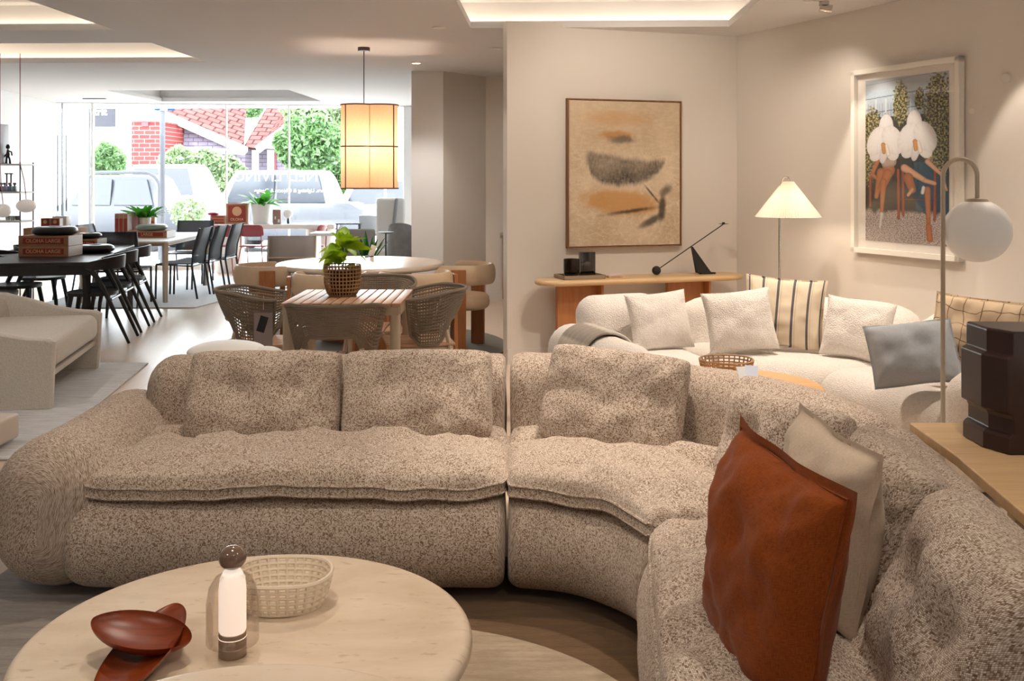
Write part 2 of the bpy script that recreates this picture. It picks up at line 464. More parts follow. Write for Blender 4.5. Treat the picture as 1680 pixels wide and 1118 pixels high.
def glass(name, tint, refl=.08, rough=.0, fk=.8):
    t = NT(name); tr = t.n('ShaderNodeBsdfTransparent'); tr.inputs[0].default_value = tint
    gl = t.n('ShaderNodeBsdfGlossy'); gl.inputs['Roughness'].default_value = rough
    lw = t.n('ShaderNodeLayerWeight'); lw.inputs[0].default_value = .25
    f = t.math('ADD', t.math('MULTIPLY', lw.outputs['Fresnel'], fk), refl)
    mx = t.n('ShaderNodeMixShader'); t.l(f, mx.inputs[0]); t.l(tr.outputs[0], mx.inputs[1]); t.l(gl.outputs[0], mx.inputs[2])
    t.l(mx.outputs[0], t.out.inputs[0]); return t.m
MT['glass'] = glass('clear_glass', (.97, .985, .98, 1), .01)
MT['smoke'] = glass('rose_smoke_glass', (.975, .955, .94, 1), .012, 0, .28)
MT['darkglass'] = glass('dark_smoke_glass', (.25, .24, .22, 1), .03)
def emit(name, col, st, base=None):
    t = NT(name); t.set(Base_Color=base or col, Roughness=.5); t.b.inputs['Emission Color'].default_value = col; t.b.inputs['Emission Strength'].default_value = st; return t.m
def vcol(name, rough=.6, bump=0, coat=0):
    t = NT(name); t.set(Roughness=rough); a = t.n('ShaderNodeVertexColor'); a.layer_name = 'Col'; t.l(a.outputs[0], t.b.inputs['Base Color'])
    if bump: t.bump(t.noise(t.coord('Object', (1, 1, 1)), 90, 4), bump, .003)
    if coat: t.b.inputs['Coat Weight'].default_value = coat
    return t.m

# ------------------------------------------------------------------ sweeps and cushions
def rrect(d0, d1, z0, z1, r, n=7, m=4):
    """closed rounded rectangle, anticlockwise; n points per corner, m per straight side"""
    r = max(min(r, (d1 - d0) / 2 - 1e-4, (z1 - z0) / 2 - 1e-4), 1e-4); pts = []
    for (cx, cz, a0) in ((d1 - r, z0 + r, -PI / 2), (d1 - r, z1 - r, 0), (d0 + r, z1 - r, PI / 2), (d0 + r, z0 + r, PI)):
        arc = [(cx + r * math.cos(a0 + k * PI / 2 / (n - 1)), cz + r * math.sin(a0 + k * PI / 2 / (n - 1))) for k in range(n)]
        if pts:
            p = pts[-1]; q = arc[0]
            for k in range(1, m): pts.append((p[0] + (q[0] - p[0]) * k / m, p[1] + (q[1] - p[1]) * k / m))
        pts += arc
    p = pts[-1]; q = pts[0]
    for k in range(1, m): pts.append((p[0] + (q[0] - p[0]) * k / m, p[1] + (q[1] - p[1]) * k / m))
    return pts
class Path:
    def __init__(s, start, ang, segs):
        """segs: ('L', length) or ('A', radius, degrees clockwise)"""
        s.s = []; p = Vector((start[0], start[1])); a = ang; L = 0
        for g in segs:
            if g[0] == 'L': ln = g[1]; s.s.append((L, L + ln, 'L', p.copy(), a, 0)); p = p + Vector((math.cos(a), math.sin(a))) * ln
            else:
                r, dg = g[1], math.radians(g[2]); ln = r * dg
                c = p + Vector((math.sin(a), -math.cos(a))) * r
                s.s.append((L, L + ln, 'A', c, a, r)); a2 = a - dg
                p = c + Vector((-math.sin(a2), math.cos(a2))) * r; a = a2
            L += ln
        s.L = L
    def at(s, t):
        for i, (a0, a1, k, p, a, r) in enumerate(s.s):
            if t <= a1 or i == len(s.s) - 1:
                if i == 0 and t < a0: pass
                if k == 'L': return p + Vector((math.cos(a), math.sin(a))) * (t - a0), a
                a2 = a - (t - a0) / r
                return p + Vector((-math.sin(a2), math.cos(a2))) * r, a2
    dscale = None
    def pt(s, t, d, z):
        if s.dscale: d = d * s.dscale(t)
        p, a = s.at(t); return Vector((p.x - math.sin(a) * d, p.y + math.cos(a) * d, z))
def sweep(m, path, s0, s1, rect, endr=.1, ns=24, warp=None, wob=.006, seed=0, e0=None, e1=None):
    d0, d1, z0, z1, r = rect
    ts = []; K = 6
    r0 = endr if e0 is None else e0; r1 = endr if e1 is None else e1
    for k in range(K): ts.append((s0 + r0 * (1 - math.cos(k * PI / 2 / K)), r0 * (1 - math.sin(k * PI / 2 / K))))
    for k in range(ns + 1): ts.append((s0 + r0 + (s1 - s0 - r0 - r1) * k / ns, 0))
    for k in range(1, K + 1): ts.append((s1 - r1 + r1 * math.sin(k * PI / 2 / K), r1 * (1 - math.cos(k * PI / 2 / K))))
    P = []
    for t, e in ts:
        row = []
        for (d, z) in rrect(d0 + e, d1 - e, z0 + e, z1 - e, max(r - e, .003)):
            if warp: d, z = warp(t, d, z)
            q = path.pt(t, d, z)
            w = noise.noise(q * 5 + Vector((seed, 0, 0))) * wob
            q.z += w * .6; q.x += w; row.append(q)
        P.append(row)
    m.grid(P, cv=True, flip=False)
    n = len(P[0])
    rr0 = [(d, z) for d, z in rrect(d0 + ts[0][1], d1 - ts[0][1], z0 + ts[0][1], z1 - ts[0][1], max(r - ts[0][1], .003))]
    m.add(P[0], [tuple(reversed(range(n)))], [tuple(reversed(rr0))]); m.add(P[-1], [tuple(range(n))], [tuple(rr0)])
    return m
def cushion(m, w, h, Tk, Fm, nu=28, nv=24, dents=(), flange=0, pinch=.05, wr=.006, seed=0, pw=.42, back=1.0, sag=0, ds=.09, planar=False, rc=0, gus=0, valley=None):
    """closed pillow; Fm(a,b,n) maps metric a in [-w/2,w/2], b in [-h/2,h/2], n offset to world"""
    def co(n): return [math.sin((k / n - .5) * PI) * .55 + (2 * k / n - 1) * .45 for k in range(n + 1)]
    U, V = co(nu), co(nv); fr = []; bk = []; uv = []
    fu = 1 - 2 * flange / w; fv = 1 - 2 * flange / h
    for u in U:
        rf, rb, ruv = [], [], []
        for v in V:
            a = w / 2 * u * (1 - pinch * (1 - v * v)); b = h / 2 * v * (1 - pinch * (1 - u * u))
            cc = 1 - rc * (abs(u) * abs(v)) ** 5; a *= cc; b *= 1 - rc * (w / h) * (abs(u) * abs(v)) ** 5
            tu = max(0, 1 - (abs(u) / fu) ** 2.4); tv = max(0, 1 - (abs(v) / fv) ** 2.4)
            t = (tu * tv) ** pw
            q = Vector((a * 9 + seed, b * 9, seed * 1.7))
            wn = noise.noise(q) * wr * 1.6 + noise.noise(q * 2.6) * wr * .7
            # creases running out of the corners
            cr = math.sin(14 * (abs(u) - abs(v)) + 3 * noise.noise(q * .7)) * wr * .35 * (abs(u) * abs(v)) ** .8
            dn = sum(k * math.exp(-(((a - x) / (ds * 1.3)) ** 2 + ((b - y) / ds) ** 2)) for (x, y, k) in dents)
            if valley: dn += valley[1] * math.exp(-((b - valley[0] - .02 * math.sin(a * 9)) / valley[2]) ** 2)
            nf = Tk / 2 * t + (wn + cr) * min(1, t * 2) - dn * min(1, t * 1.5)
            nb = -Tk / 2 * t * back + wn * .5 * min(1, t * 2)
            edge = (1 - min(1, t * 3)) * noise.noise(q * .8) * wr * 1.2
            b2 = b - sag * t * (1 - v) * .5
            rf.append(Fm(a, b2, nf + edge + gus / 2)); rb.append(Fm(a, b2, nb + edge - gus / 2)); ruv.append((a + 3, b + 3))
        fr.append(rf); bk.append(rb); uv.append(ruv)
    if gus:
        rim = lambda G_: [G_[i][0] for i in range(nu + 1)] + [G_[nu][j] for j in range(1, nv + 1)] + [G_[i][nv] for i in range(nu - 1, -1, -1)] + [G_[0][j] for j in range(nv - 1, 0, -1)]
        m.grid([rim(bk), rim(fr)], cv=True)
        m.rims = (rim(fr), rim(bk))
    if planar: m.grid(fr, uvs=uv); m.grid(bk, flip=True, uvs=uv)
    else: m.grid(fr); m.grid(bk, flip=True)
    return m
def frame_map(c, R, U):
    c, R, U = Vector(c), Vector(R).normalized(), Vector(U).normalized()
    U = (U - R * U.dot(R)).normalized(); N = R.cross(U)
    return lambda a, b, n: c + R * a + U * b + N * n
def edge_loop(w, h, Fm, pinch=.05, k=10, n=0.0):
    pts = []
    for (u0, v0, u1, v1) in ((-1, -1, 1, -1), (1, -1, 1, 1), (1, 1, -1, 1), (-1, 1, -1, -1)):
        for i in range(k):
            u = u0 + (u1 - u0) * i / k; v = v0 + (v1 - v0) * i / k
            pts.append(Fm(w / 2 * u * (1 - pinch * (1 - v * v)), h / 2 * v * (1 - pinch * (1 - u * u)), n))
    return pts
def pillow(name, label, mat, c, R, U, w, h, Tk, group=None, seam=True, seam_mat=None, cat='cushion', **kw):
    Fm = frame_map(c, R, U); m = M(); cushion(m, w, h, Tk, Fm, **kw)
    zmin = min(p[2] for p in m.v); org = (c[0], c[1], zmin)
    root = m.build(name, mat, origin=org, sharp=80)
    # merge the two sides' shared rim
    tag(root, label, cat, group)
    if seam:
        s_ = M(); fl = kw.get('flange', 0)
        s_.tube(edge_loop(w - 2 * fl, h - 2 * fl, Fm, kw.get('pinch', .05)), .0035 if not fl else .0022, 5, closed=True)
        s_.v = [(p[0] - org[0], p[1] - org[1], p[2] - org[2]) for p in s_.v]
        s_.build('seam', seam_mat or mat, root)
    return root

def text_mesh(body, size, depth=.0008, mirror=False, space=1.0, bold=0.0):
    cu = bpy.data.curves.new('lettering', 'FONT'); cu.body = body; cu.size = size; cu.align_x = 'CENTER'; cu.align_y = 'CENTER'; cu.extrude = depth; cu.space_character = space
    cu.offset = bold
    o = bpy.data.objects.new('lettering', cu); COL.objects.link(o)
    dg = bpy.context.evaluated_depsgraph_get(); me = bpy.data.meshes.new_from_object(o.evaluated_get(dg))
    m = M(); m.v = [((-v.co.x if mirror else v.co.x), v.co.y, v.co.z) for v in me.vertices]
    m.f = [tuple(p.vertices) if not mirror else tuple(p.vertices)[::-1] for p in me.polygons]; m.mi = [0] * len(m.f)
    bpy.data.objects.remove(o, do_unlink=True); return m
def stand_text(m, center, right, width=None):
    """lay lettering (xy plane) onto a vertical plane: x->right, y->up"""
    if width:
        xs = [v[0] for v in m.v]; k = width / (max(xs) - min(xs)); m.v = [(a * k, b * k, c) for a, b, c in m.v]
    R = Vector(right).normalized(); c = Vector(center); N = R.cross(Vector((0, 0, 1)))
    m.v = [tuple(c + R * a + Vector((0, 0, 1)) * b + N * z) for a, b, z in m.v]; return m

# vertical lattice surface made of crossing strands
def lattice(m, S, nu, nv, r, closed=True, n=5, seg=None, wav=.0, extra_v=0):
    """S(u,v) u in[0,1] around, v in [0,1] up"""
    seg = seg or nu
    for j in range(nv + 1):
        v = j / nv
        pts = [S(i / seg, v) for i in range(seg + (0 if closed else 1))]
        m.tube(pts, r, n, closed=closed)
    for i in range(nu + (0 if closed else 1)):
        u = i / nu
        m.tube([S(u, k / max(nv, 4)) for k in range(max(nv, 4) + 1)], r, n)
    return m
def leaf(m, base, d, L, w, droop=.3, fold=.15, n=7, twist=0):
    """lance leaf from base in direction d"""
    base = Vector(base); d = Vector(d).normalized(); side = d.cross(Vector((0, 0, 1)))
    side = side.normalized() if side.length > 1e-3 else Vector((1, 0, 0))
    up = side.cross(d).normalized(); side = (side * math.cos(twist) + up * math.sin(twist)); P = []
    for i in range(n + 1):
        t = i / n; wd = w * math.sin(PI * min(1, t * .96 + .04)) ** .8 * (1 - .3 * t) if 0 < i < n else .001
        p = base + d * (L * t) - Vector((0, 0, 1)) * (droop * L * t * t)
        P.append([p - side * wd + up * fold * wd, p, p + side * wd + up * fold * wd])
    m.grid(P); return m
# ================================================================== ROOM
fl = M(); fl.add([(-9, -3, 0), (6, -3, 0), (6, 17.6, 0), (-9, 17.6, 0)], [(0, 1, 2, 3)])
FLOOR = struct(fl.build('floor', floor_mat(), smooth=False))
RE = W1 + RU * 13.2
def wall(name, a, b, th, z1=CZ, mat='wall', side=1, z0=0):
    a, b = Vector(a), Vector(b); u = (b - a).normalized(); n = Vector((-u.y, u.x, 0)) * th * side
    m = M(); m.prism([(a.x, a.y), (b.x, b.y), ((b + n).x, (b + n).y), ((a + n).x, (a + n).y)], z0, z1)
    return struct(m.build(name, MT[mat], smooth=False))
wall('wall_back', W0, W1 + WU * 3.2, .1, CZ + .03)
wall('wall_right', W1 - RU * .0, RE, .15)
wall('wall_rear', (-4.8, -3.05, 0), (8, -3.05, 0), .1, side=-1)
LA = Vector((-4.6, -3.2, 0)); LB = Vector((-7.48, 16.3, 0))
wall('wall_left', LA, LB, .15, mat='wall_white')
CA, CB, CC = Vector((AW(675, 11.53), 11.53, 0)), Vector((AW(727, 11.53), 11.53, 0)), Vector((AW(797, 12.15), 12.15, 0))
cm = M(); cm.prism([(CA.x, CA.y), (CB.x, CB.y), (CB.x + .15, CB.y + .35), (CA.x - .02, CA.y + .35)], 0, CZ)
struct(cm.build('column', MT['wall_white'], smooth=False))
wall('wall_niche', CB + Vector((.002, .002, 0)), CC, .12)
wall('wall_alcove', CC, (5.2, 12.15, 0), .12)
wall('wall_far_right', (5.2, 9.6, 0), (5.2, 12.3, 0), .12, side=-1)
wall('wall_side', (CA.x + .02, 11.8, 0), (-1.36, 17.05, 0), .12, mat='wall_white', side=-1)
FA, FB = Vector((-7.34, 16.2, 0)), Vector((-1.72, 17.0, 0)); FU = (FB - FA).normalized(); FN = Vector((-FU.y, FU.x, 0))
wall('wall_front_right', FB - FU * .13, FB + FU * .5, .15, mat='wall_white')
def base(name, a, b, n):
    a, b = Vector(a), Vector(b); u = (b - a).normalized(); nn = Vector((-u.y, u.x, 0)) * n
    m = M(); m.prism([(a.x, a.y), (b.x, b.y), ((b + nn).x, (b + nn).y), ((a + nn).x, (a + nn).y)], 0, .12)
    struct(m.build(name, MT['wall'], smooth=False))
base('baseboard_niche', CB, CC, -.012); base('baseboard_alcove', CC, (5.2, 12.15, 0), -.012)
base('baseboard_back', W0, W1, -.012); base('baseboard_right', W1, RE, -.012)

# ceiling slab with three coffers, in a frame turned 2.2 degrees
PHI = -math.atan(.0386)
def cf(x, y): c, s = math.cos(PHI), math.sin(PHI); return (x * c - y * s, x * s + y * c)
def icf(p): c, s = math.cos(PHI), math.sin(PHI); return (p[0] * c + p[1] * s, -p[0] * s + p[1] * c)
def cp(px, py): Y = F * (CZ - H) / (HZ - py); return icf(((px - 840) / F * Y, Y))
cR0, cR1 = cp(772, 46), cp(1193, 46)
c1 = cp(188, 49); c2n = cp(255, 70); c2f = cp(335, 102); c3a, c3b = cp(130, 147), cp(525, 165)
HOLES = [(cR0[0], cR1[0], 3.6, cR0[1]), (-6.0, c1[0], 6.2, c1[1]), (-6.0, (c2n[0] + c2f[0]) / 2, c2n[1], c2f[1]),
         (-6.25, c3b[0], c3a[1] + .15, c3b[1] + .1)]
xs = sorted({-10.0, 7.5} | {h[0] for h in HOLES} | {h[1] for h in HOLES}); ys = sorted({-3.6, 17.35} | {h[2] for h in HOLES} | {h[3] for h in HOLES})
cl = M()
for i in range(len(xs) - 1):
    for j in range(len(ys) - 1):
        mx, my = (xs[i] + xs[i + 1]) / 2, (ys[j] + ys[j + 1]) / 2
        if any(h[0] < mx < h[1] and h[2] < my < h[3] for h in HOLES): continue
        cl.prism([cf(xs[i], ys[j]), cf(xs[i + 1], ys[j]), cf(xs[i + 1], ys[j + 1]), cf(xs[i], ys[j + 1])], CZ, CZ + .055)
struct(cl.build('ceiling', MT['ceiling'], smooth=False))
rf = M()
rf.prism([cf(-10, -3.6), cf(7.5, -3.6), cf(7.5, 17.35), cf(-10, 17.35)], CZ + .24, CZ + .34)
rf.prism([cf(-10, 17.25), cf(7.5, 17.25), cf(7.5, 17.35), cf(-10, 17.35)], CZ + .05, CZ + .26)
struct(rf.build('ceiling_upper', MT['ceiling'], smooth=False))
LED = emit('warm_led_strip', (1.0, .83, .62, 1), 10)
for k, (x0, x1, y0, y1) in enumerate(HOLES):
    g = .17 if k < 3 else .05; m = M()
    for (a, b, c, d) in ((x0 - g - .03, x0 - g, y0 - g, y1 + g), (x1 + g, x1 + g + .03, y0 - g, y1 + g), (x0 - g, x1 + g, y0 - g - .03, y0 - g), (x0 - g, x1 + g, y1 + g, y1 + g + .03)):
        m.prism([cf(a, c), cf(b, c), cf(b, d), cf(a, d)], CZ + .05, CZ + .245)
    struct(m.build('trim_%d' % (k + 1), MT['ceiling'], smooth=False))
    if k < 3:
        q = .11; m = M()
        for (a, b, c, d) in ((x0 - q - .015, x0 - q, y0 - q, y1 + q), (x1 + q, x1 + q + .015, y0 - q, y1 + q), (x0 - q, x1 + q, y0 - q - .015, y0 - q), (x0 - q, x1 + q, y1 + q, y1 + q + .015)):
            m.prism([cf(a, c), cf(b, c), cf(b, d), cf(a, d)], CZ + .057, CZ + .067)
        c = cf((x0 + x1) / 2, (y0 + y1) / 2)
        tag(m.build('led_strip', LED, smooth=False), ['warm light strip hidden in the ceiling recess above the picture wall', 'warm light strip in the nearer of the two left ceiling recesses', 'warm light strip in the ceiling recess over the black dining table'][k], 'led strip')

# shopfront
def fp(px): # point of the facade line on the ray of image column px
    k = (px - 840) / F; # FA + t*FU ; x = k*y
    t = (k * FA.y - FA.x) / (FU.x - k * FU.y); return FA + FU * t
hd = M(); a, b = FA - FU * .3, FB; n = FN * .12
hd.prism([(a.x, a.y), (b.x, b.y), ((b + n).x, (b + n).y), ((a + n).x, (a + n).y)], 2.738, CZ + .02)
hd.prism([(a.x, a.y), (b.x, b.y), ((b + n).x, (b + n).y), ((a + n).x, (a + n).y)], 0.0, .08)
struct(hd.build('trim_5', MT['wall_white'], smooth=False))
cuts = [fp(102), fp(150), fp(370), fp(473), fp(664)]
for k in range(4):
    p, q = cuts[k], cuts[k + 1]; m = M(); n = FN * .012; o_ = FN * .05
    m.prism([((p + o_).x, (p + o_).y), ((q + o_ - FU * .008).x, (q + o_ - FU * .008).y), ((q + o_ + n - FU * .008).x, (q + o_ + n - FU * .008).y), ((p + o_ + n).x, (p + o_ + n).y)], .08, 2.738)
    struct(m.build('window_%d' % (k + 1), MT['glass'], smooth=False))
for k, (px, w) in enumerate(((100.5, .012), (150, .035), (370, .018), (473, .022), (664, .04))):
    p = fp(px); m = M(); m.box((p.x, p.y + .05, 1.409), (w, .06, 2.658)); struct(m.build('trim_%d' % (k + 6), MT['white'] if k else MT['darkframe'], smooth=False))
p = fp(97); q = fp(111); m = M(); u = (q - p); off = -FN * .07
z0, z1 = .98, 1.5 + 72 / F * 16.2
P0 = p + off; P1 = q + off
m.tube([(P0.x, P0.y, z0), (P0.x, P0.y, z1), (P1.x, P1.y, z1), (P1.x, P1.y, z0)], .010, 6, closed=True)
m.tube([(P0.x, P0.y, 1.2), (P0.x, P0.y + .1, 1.2)], .008, 6); m.tube([(P0.x, P0.y, 2.0), (P0.x, P0.y + .1, 2.0)], .008, 6)
tag(m.build('door_pull', MT['darkframe']), 'tall slim rectangular grey pull handle on the glass entrance door', 'door handle')
# window lettering (read from outside, so mirrored from here)
VY = NT('white_vinyl'); VINYL = VY.m; VY.set(Base_Color=(.9, .9, .92, 1))
vt = VY.n('ShaderNodeBsdfTranslucent'); vt.inputs[0].default_value = (.95, .95, .97, 1); vx = VY.n('ShaderNodeMixShader'); vx.inputs[0].default_value = .7
VY.l(VY.b.outputs[0], vx.inputs[1]); VY.l(vt.outputs[0], vx.inputs[2]); VY.l(vx.outputs[0], VY.out.inputs[0])
def decal(body, px0, px1, py, size, label):
    a, b = fp(px0), fp(px1); c = (a + b) / 2 + FN * .043; z = H - (py - HZ) / F * c.y
    t = text_mesh(body, size, .0008, mirror=True); stand_text(t, (c.x, c.y, z), FU, width=(b - a).length)
    o = t.build('window_lettering', VINYL, origin=(c.x, c.y, z), smooth=False); tag(o, label, 'lettering')
decal('NED LIVING', 384, 520, 290, .2, 'large white mirrored lettering on the shop window above the white table')
decal('Furniture, Lighting & Objects & Design', 417, 552, 313, .1, 'small line of white mirrored lettering low on the shop window')

# downlight fittings
m = M(); m.lathe([(.055, 0), (.055, -.006), (.04, -.008), (.038, .02)], (0, 0, CZ), 24); 
DLw = plain((240, 238, 232), .5, name='downlight_ring'); dl_l = emit('downlight_lamp', (1, .86, .68, 1), 9)
def downlight(x, y, label):
    t = thing('ceiling_downlight', label, 'downlight', (x, y, CZ)); r = M(); r.lathe([(.058, 0.002), (.058, -.006), (.046, -.009), (.040, -.002)], (0, 0, 0), 24); r.build('bezel', DLw, t)
    r = M(); r.lathe([(.0, -.004), (.039, -.004)], (0, 0, 0), 24); r.build('lamp', dl_l, t); return t
Yd = F * 1.25 / 191; downlight(AW(683, Yd), Yd, 'small round recessed downlight beside the rattan pendant lamp')
for i, ((x, y), tgt, p_, a_) in enumerate(DOWN):
    inside = any(h[0] - .1 < icf((x, y))[0] < h[1] + .1 and h[2] - .1 < icf((x, y))[1] < h[3] + .1 for h in HOLES)
    t = thing('ceiling_downlight', 'recessed downlight above the frame', 'downlight', (x, y, CZ + (.0 if not inside else .238)), group='downlights beyond the top of the photo')
    r = M(); r.lathe([(.058, 0.002), (.058, -.006), (.046, -.009), (.040, -.002)], (0, 0, 0), 20); r.build('bezel', DLw, t)
# surface track spot seen at the top edge
tp = F * (CZ - H) / (HZ - 2); tx = AW(1352, tp)
t = thing('ceiling_spotlight', 'small steel adjustable spotlight at the ceiling above the orchid picture', 'spotlight', (tx, tp, CZ))
m = M(); m.cyl((0, 0, 0), (0, 0, -.03), .035, n=20); m.build('mount', MT['chrome'], t)
m = M(); m.cyl((-.03, 0, -.045), (.05, -.02, -.06), .026, .03, n=20); m.build('spot_head', MT['chrome'], t)
# left air grille near the facade
p = G(0, 400); gx, gy = AW(155, 15.9), 15.6
m = M(); m.box((AW(155, 15.4), 15.4, CZ - .006), (.35, .05, .012)); tag(m.build('ceiling_vent', MT['darkframe'], smooth=False), 'thin dark slot vent in the ceiling near the shop door', 'vent')

# ================================================================== MAIN SOFA (flecked, three modules)
SP = Path((-1.50, 3.50), 0, [('L', 1.48), ('A', .45, 96), ('L', 2.2)])
SP.dscale = lambda t: 1 - .19 * max(0, min(1, (t - 1.48) / .75))
S1 = 1.48; SA = 1.48 + .45 * math.radians(96)
SB = 1.48 + .45 * math.radians(86)
root = thing('modular_sofa', 'large curved modular sofa in flecked beige woven fabric around the travertine coffee tables', 'sofa', (-.2, 3.9, 0))
DEP = .98
def bulge(t, d, z):
    if d < .4: d -= .075 * math.sin(max(0, min(1, (z - .03) / .36)) * PI)
    return d, z
pipe = MT['sofa']
mods = ((0.0, S1 - .006, .10, .05), (S1 + .006, SB - .004, .05, .05), (SB + .004, SP.L, .07, .10))
for k, (a, b, e0, e1) in enumerate(mods):
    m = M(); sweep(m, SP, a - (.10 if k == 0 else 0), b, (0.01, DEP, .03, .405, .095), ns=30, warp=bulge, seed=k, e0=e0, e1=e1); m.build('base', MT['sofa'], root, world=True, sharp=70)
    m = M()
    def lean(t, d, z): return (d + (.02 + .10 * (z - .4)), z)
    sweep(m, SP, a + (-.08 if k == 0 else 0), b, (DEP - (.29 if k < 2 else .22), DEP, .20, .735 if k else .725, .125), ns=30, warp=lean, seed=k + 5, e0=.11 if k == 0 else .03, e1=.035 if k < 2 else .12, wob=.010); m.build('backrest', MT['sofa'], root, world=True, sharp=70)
# arm
AP = Path((-1.50 - .15, 3.44), PI / 2, [('L', 1.06)])
m = M()
def armw(t, d, z):
    k = math.sin(max(0, min(1, z / .56)) * PI); return (d * (1 + .10 * k), z - .015 * math.sin(t / 1.0 * PI))
P_ = []
sweep(m, AP, 0, 1.06, (-.20, .20, .035, .585, .198), ns=24, warp=armw, seed=9, e0=.192, e1=.16)
m.build('armrest', MT['sofa'], root, world=True, sharp=70)
# seat cushions following the path
def path_map(sc, dc, z0, zt=.0):
    def f(a, b, n):
        return SP.pt(sc + a, dc + b, z0 + n + zt)
    return f
def seat(sc, w, dc, h, z0, Tk, dents, seed, wr=.016, nu=60):
    Fm = path_map(sc, dc, z0); m = M()
    cushion(m, w, h, Tk, Fm, nu=nu, nv=38, dents=dents, pinch=.0, wr=wr, seed=seed, pw=.33, back=.02, ds=.075, rc=.035, gus=.036, valley=(.13, .046, .042))
    o = m.build('seat_cushion', MT['sofa'], root, world=True, sharp=80)
    for r_ in m.rims:
        lo = M(); lo.tube(r_, .0055, 6, closed=True)
        lo.build('piping', MT['sofa'], o, world=True)
    return o
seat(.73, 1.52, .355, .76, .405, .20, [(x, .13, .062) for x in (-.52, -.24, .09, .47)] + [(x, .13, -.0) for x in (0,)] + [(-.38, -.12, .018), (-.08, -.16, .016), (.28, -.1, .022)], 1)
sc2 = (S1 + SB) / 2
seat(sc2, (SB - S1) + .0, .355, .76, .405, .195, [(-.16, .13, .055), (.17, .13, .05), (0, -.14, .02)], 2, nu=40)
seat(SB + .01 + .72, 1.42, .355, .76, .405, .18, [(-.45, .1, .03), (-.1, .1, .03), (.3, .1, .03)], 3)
# loose back cushions of the same fabric
def sp_frame(s, d, z, tilt):
    p, a = SP.at(s); c = SP.pt(s, d, z); t = Vector((math.cos(a), math.sin(a), 0)); back = Vector((-math.sin(a), math.cos(a), 0))
    U = (Vector((0, 0, 1)) * math.cos(tilt) + back * math.sin(tilt)); return c, t, U
bd = [(-.11, .03, .042), (.13, .03, .042), (0, -.1, .012)]
def back_pillow(px_lab, c, R, U, w, h, Tk=.20, seed=0, dents=bd, sag=.03):
    return pillow('back_cushion', px_lab, MT['sofa'], c, R, U, w, h, Tk, group=None, dents=dents, pinch=.03, wr=.012, seed=seed, pw=.33, sag=sag, seam=False, nu=36, nv=30, ds=.06, rc=.06)
back_pillow('flecked beige back cushion nearest the sofa armrest on the left', (-1.005, 4.045, .620), (1, .03, -.005), (.01, .42, 1), .635, .375, seed=3)
back_pillow('flecked beige back cushion second from the left, by the module seam', (-.385, 4.065, .620), (1, .02, .004), (0, .42, 1), .625, .375, seed=5)
c, R, U = Vector((.405, 3.965, .625)), Vector((.62, -.29, -.03)), Vector((.15, .36, 1))
back_pillow('flecked beige back cushion in the curve of the sofa with a crease across', c, R, U, .60, .40, seed=8, dents=[(-.15, .02, .03), (0, .0, .03), (.15, .01, .03)])
back_pillow('flecked beige back cushion half hidden behind the rust cushion', (.88, 3.25, .605), (.34, -.56, 0), (.28, .16, 1), .52, .36, seed=12)
back_pillow('flecked beige back cushion right behind the oat linen cushion', (.965, 2.62, .62), (-.08, -1, 0), (.36, .0, 1), .56, .38, seed=15, Tk=.24)
back_pillow('nearest flecked beige back cushion at the right edge of the photo', (.905, 1.97, .61), (-.16, -1, 0), (.40, -.03, 1), .64, .42, seed=19, Tk=.27)
# linen cushions
pillow('throw_cushion', 'rust orange linen cushion standing upright on the curved sofa', MT['rust'], (.555, 2.14, .665), (.10, -.43, -.03), (.15, .03, 1), .50, .52, .21, flange=.022, pinch=.06, wr=.015, seed=22, pw=.45, nu=40, nv=40)
pillow('throw_cushion', 'oat linen cushion leaning behind the rust orange one', MT['oat'], (.770, 2.45, .665), (.06, -.47, -.02), (.13, .03, 1), .46, .46, .19, flange=.02, pinch=.06, wr=.014, seed=27, pw=.45, nu=36, nv=36)

# ================================================================== RUGS
def rugm(name, label, outline, mat, th=.012, z=0.0):
    m = M(); m.prism(outline, z + .001, z + th); cx = sum(p[0] for p in outline) / len(outline); cy = sum(p[1] for p in outline) / len(outline)
    return tag(m.build(name, mat, origin=(cx, cy, 0), smooth=False), label, 'rug')
rug1 = rugm('area_rug', 'grey and umber two-tone rug under the travertine coffee tables', [(-2.05, .6), (1.6, .4), (1.75, 3.9), (-1.92, 3.95)], MT['rug_slate'], .010)
m = M(); m.prism([(-.4 + 1.75 * math.cos(a * PI / 40) * 1.0, 2.35 + 1.45 * math.sin(a * PI / 40)) for a in range(80) if True], .0101, .0125)
m.v = [(max(-1.5, x), y, z) for x, y, z in m.v]
m.v = [(x + .55, y + 1.275 - 2.35 + .9, z - .0) for x, y, z in m.v]
m = M(); m.prism([(-.15 + 1.33 * math.cos(a * PI / 40), 2.38 + 1.42 * math.sin(a * PI / 40)) for a in range(80)], .0103, .0122)
m.v = [(x - rug1.location.x, y - rug1.location.y, z) for x, y, z in m.v]; m.build('umber_ring', MT['rug_brown'], rug1, smooth=False)
m = M(); m.prism([(-.40 + .85 * math.cos(a * PI / 40), 2.50 + .82 * math.sin(a * PI / 40)) for a in range(80)], .0124, .0142)
m.v = [(x - rug1.location.x, y - rug1.location.y, z) for x, y, z in m.v]; m.build('taupe_centre', MT['rug_taupe'], rug1, smooth=False)
rugm('area_rug', 'silky pale grey rug under the cream bench', [(-5.4, 5.30), (-2.55, 5.29), (-2.95, 8.07), (-5.6, 8.07)], MT['rug_grey'])
rugm('area_rug', 'pale grey rug under the white dining table', [(-8 + 2.4, 11.5), (G(320, 506).x, G(320, 506).y), (-3.45, 12.8), (-3.0, 13.9), (-3.3, 15.3), (-5.8, 15.2)], MT['rug_pale'])
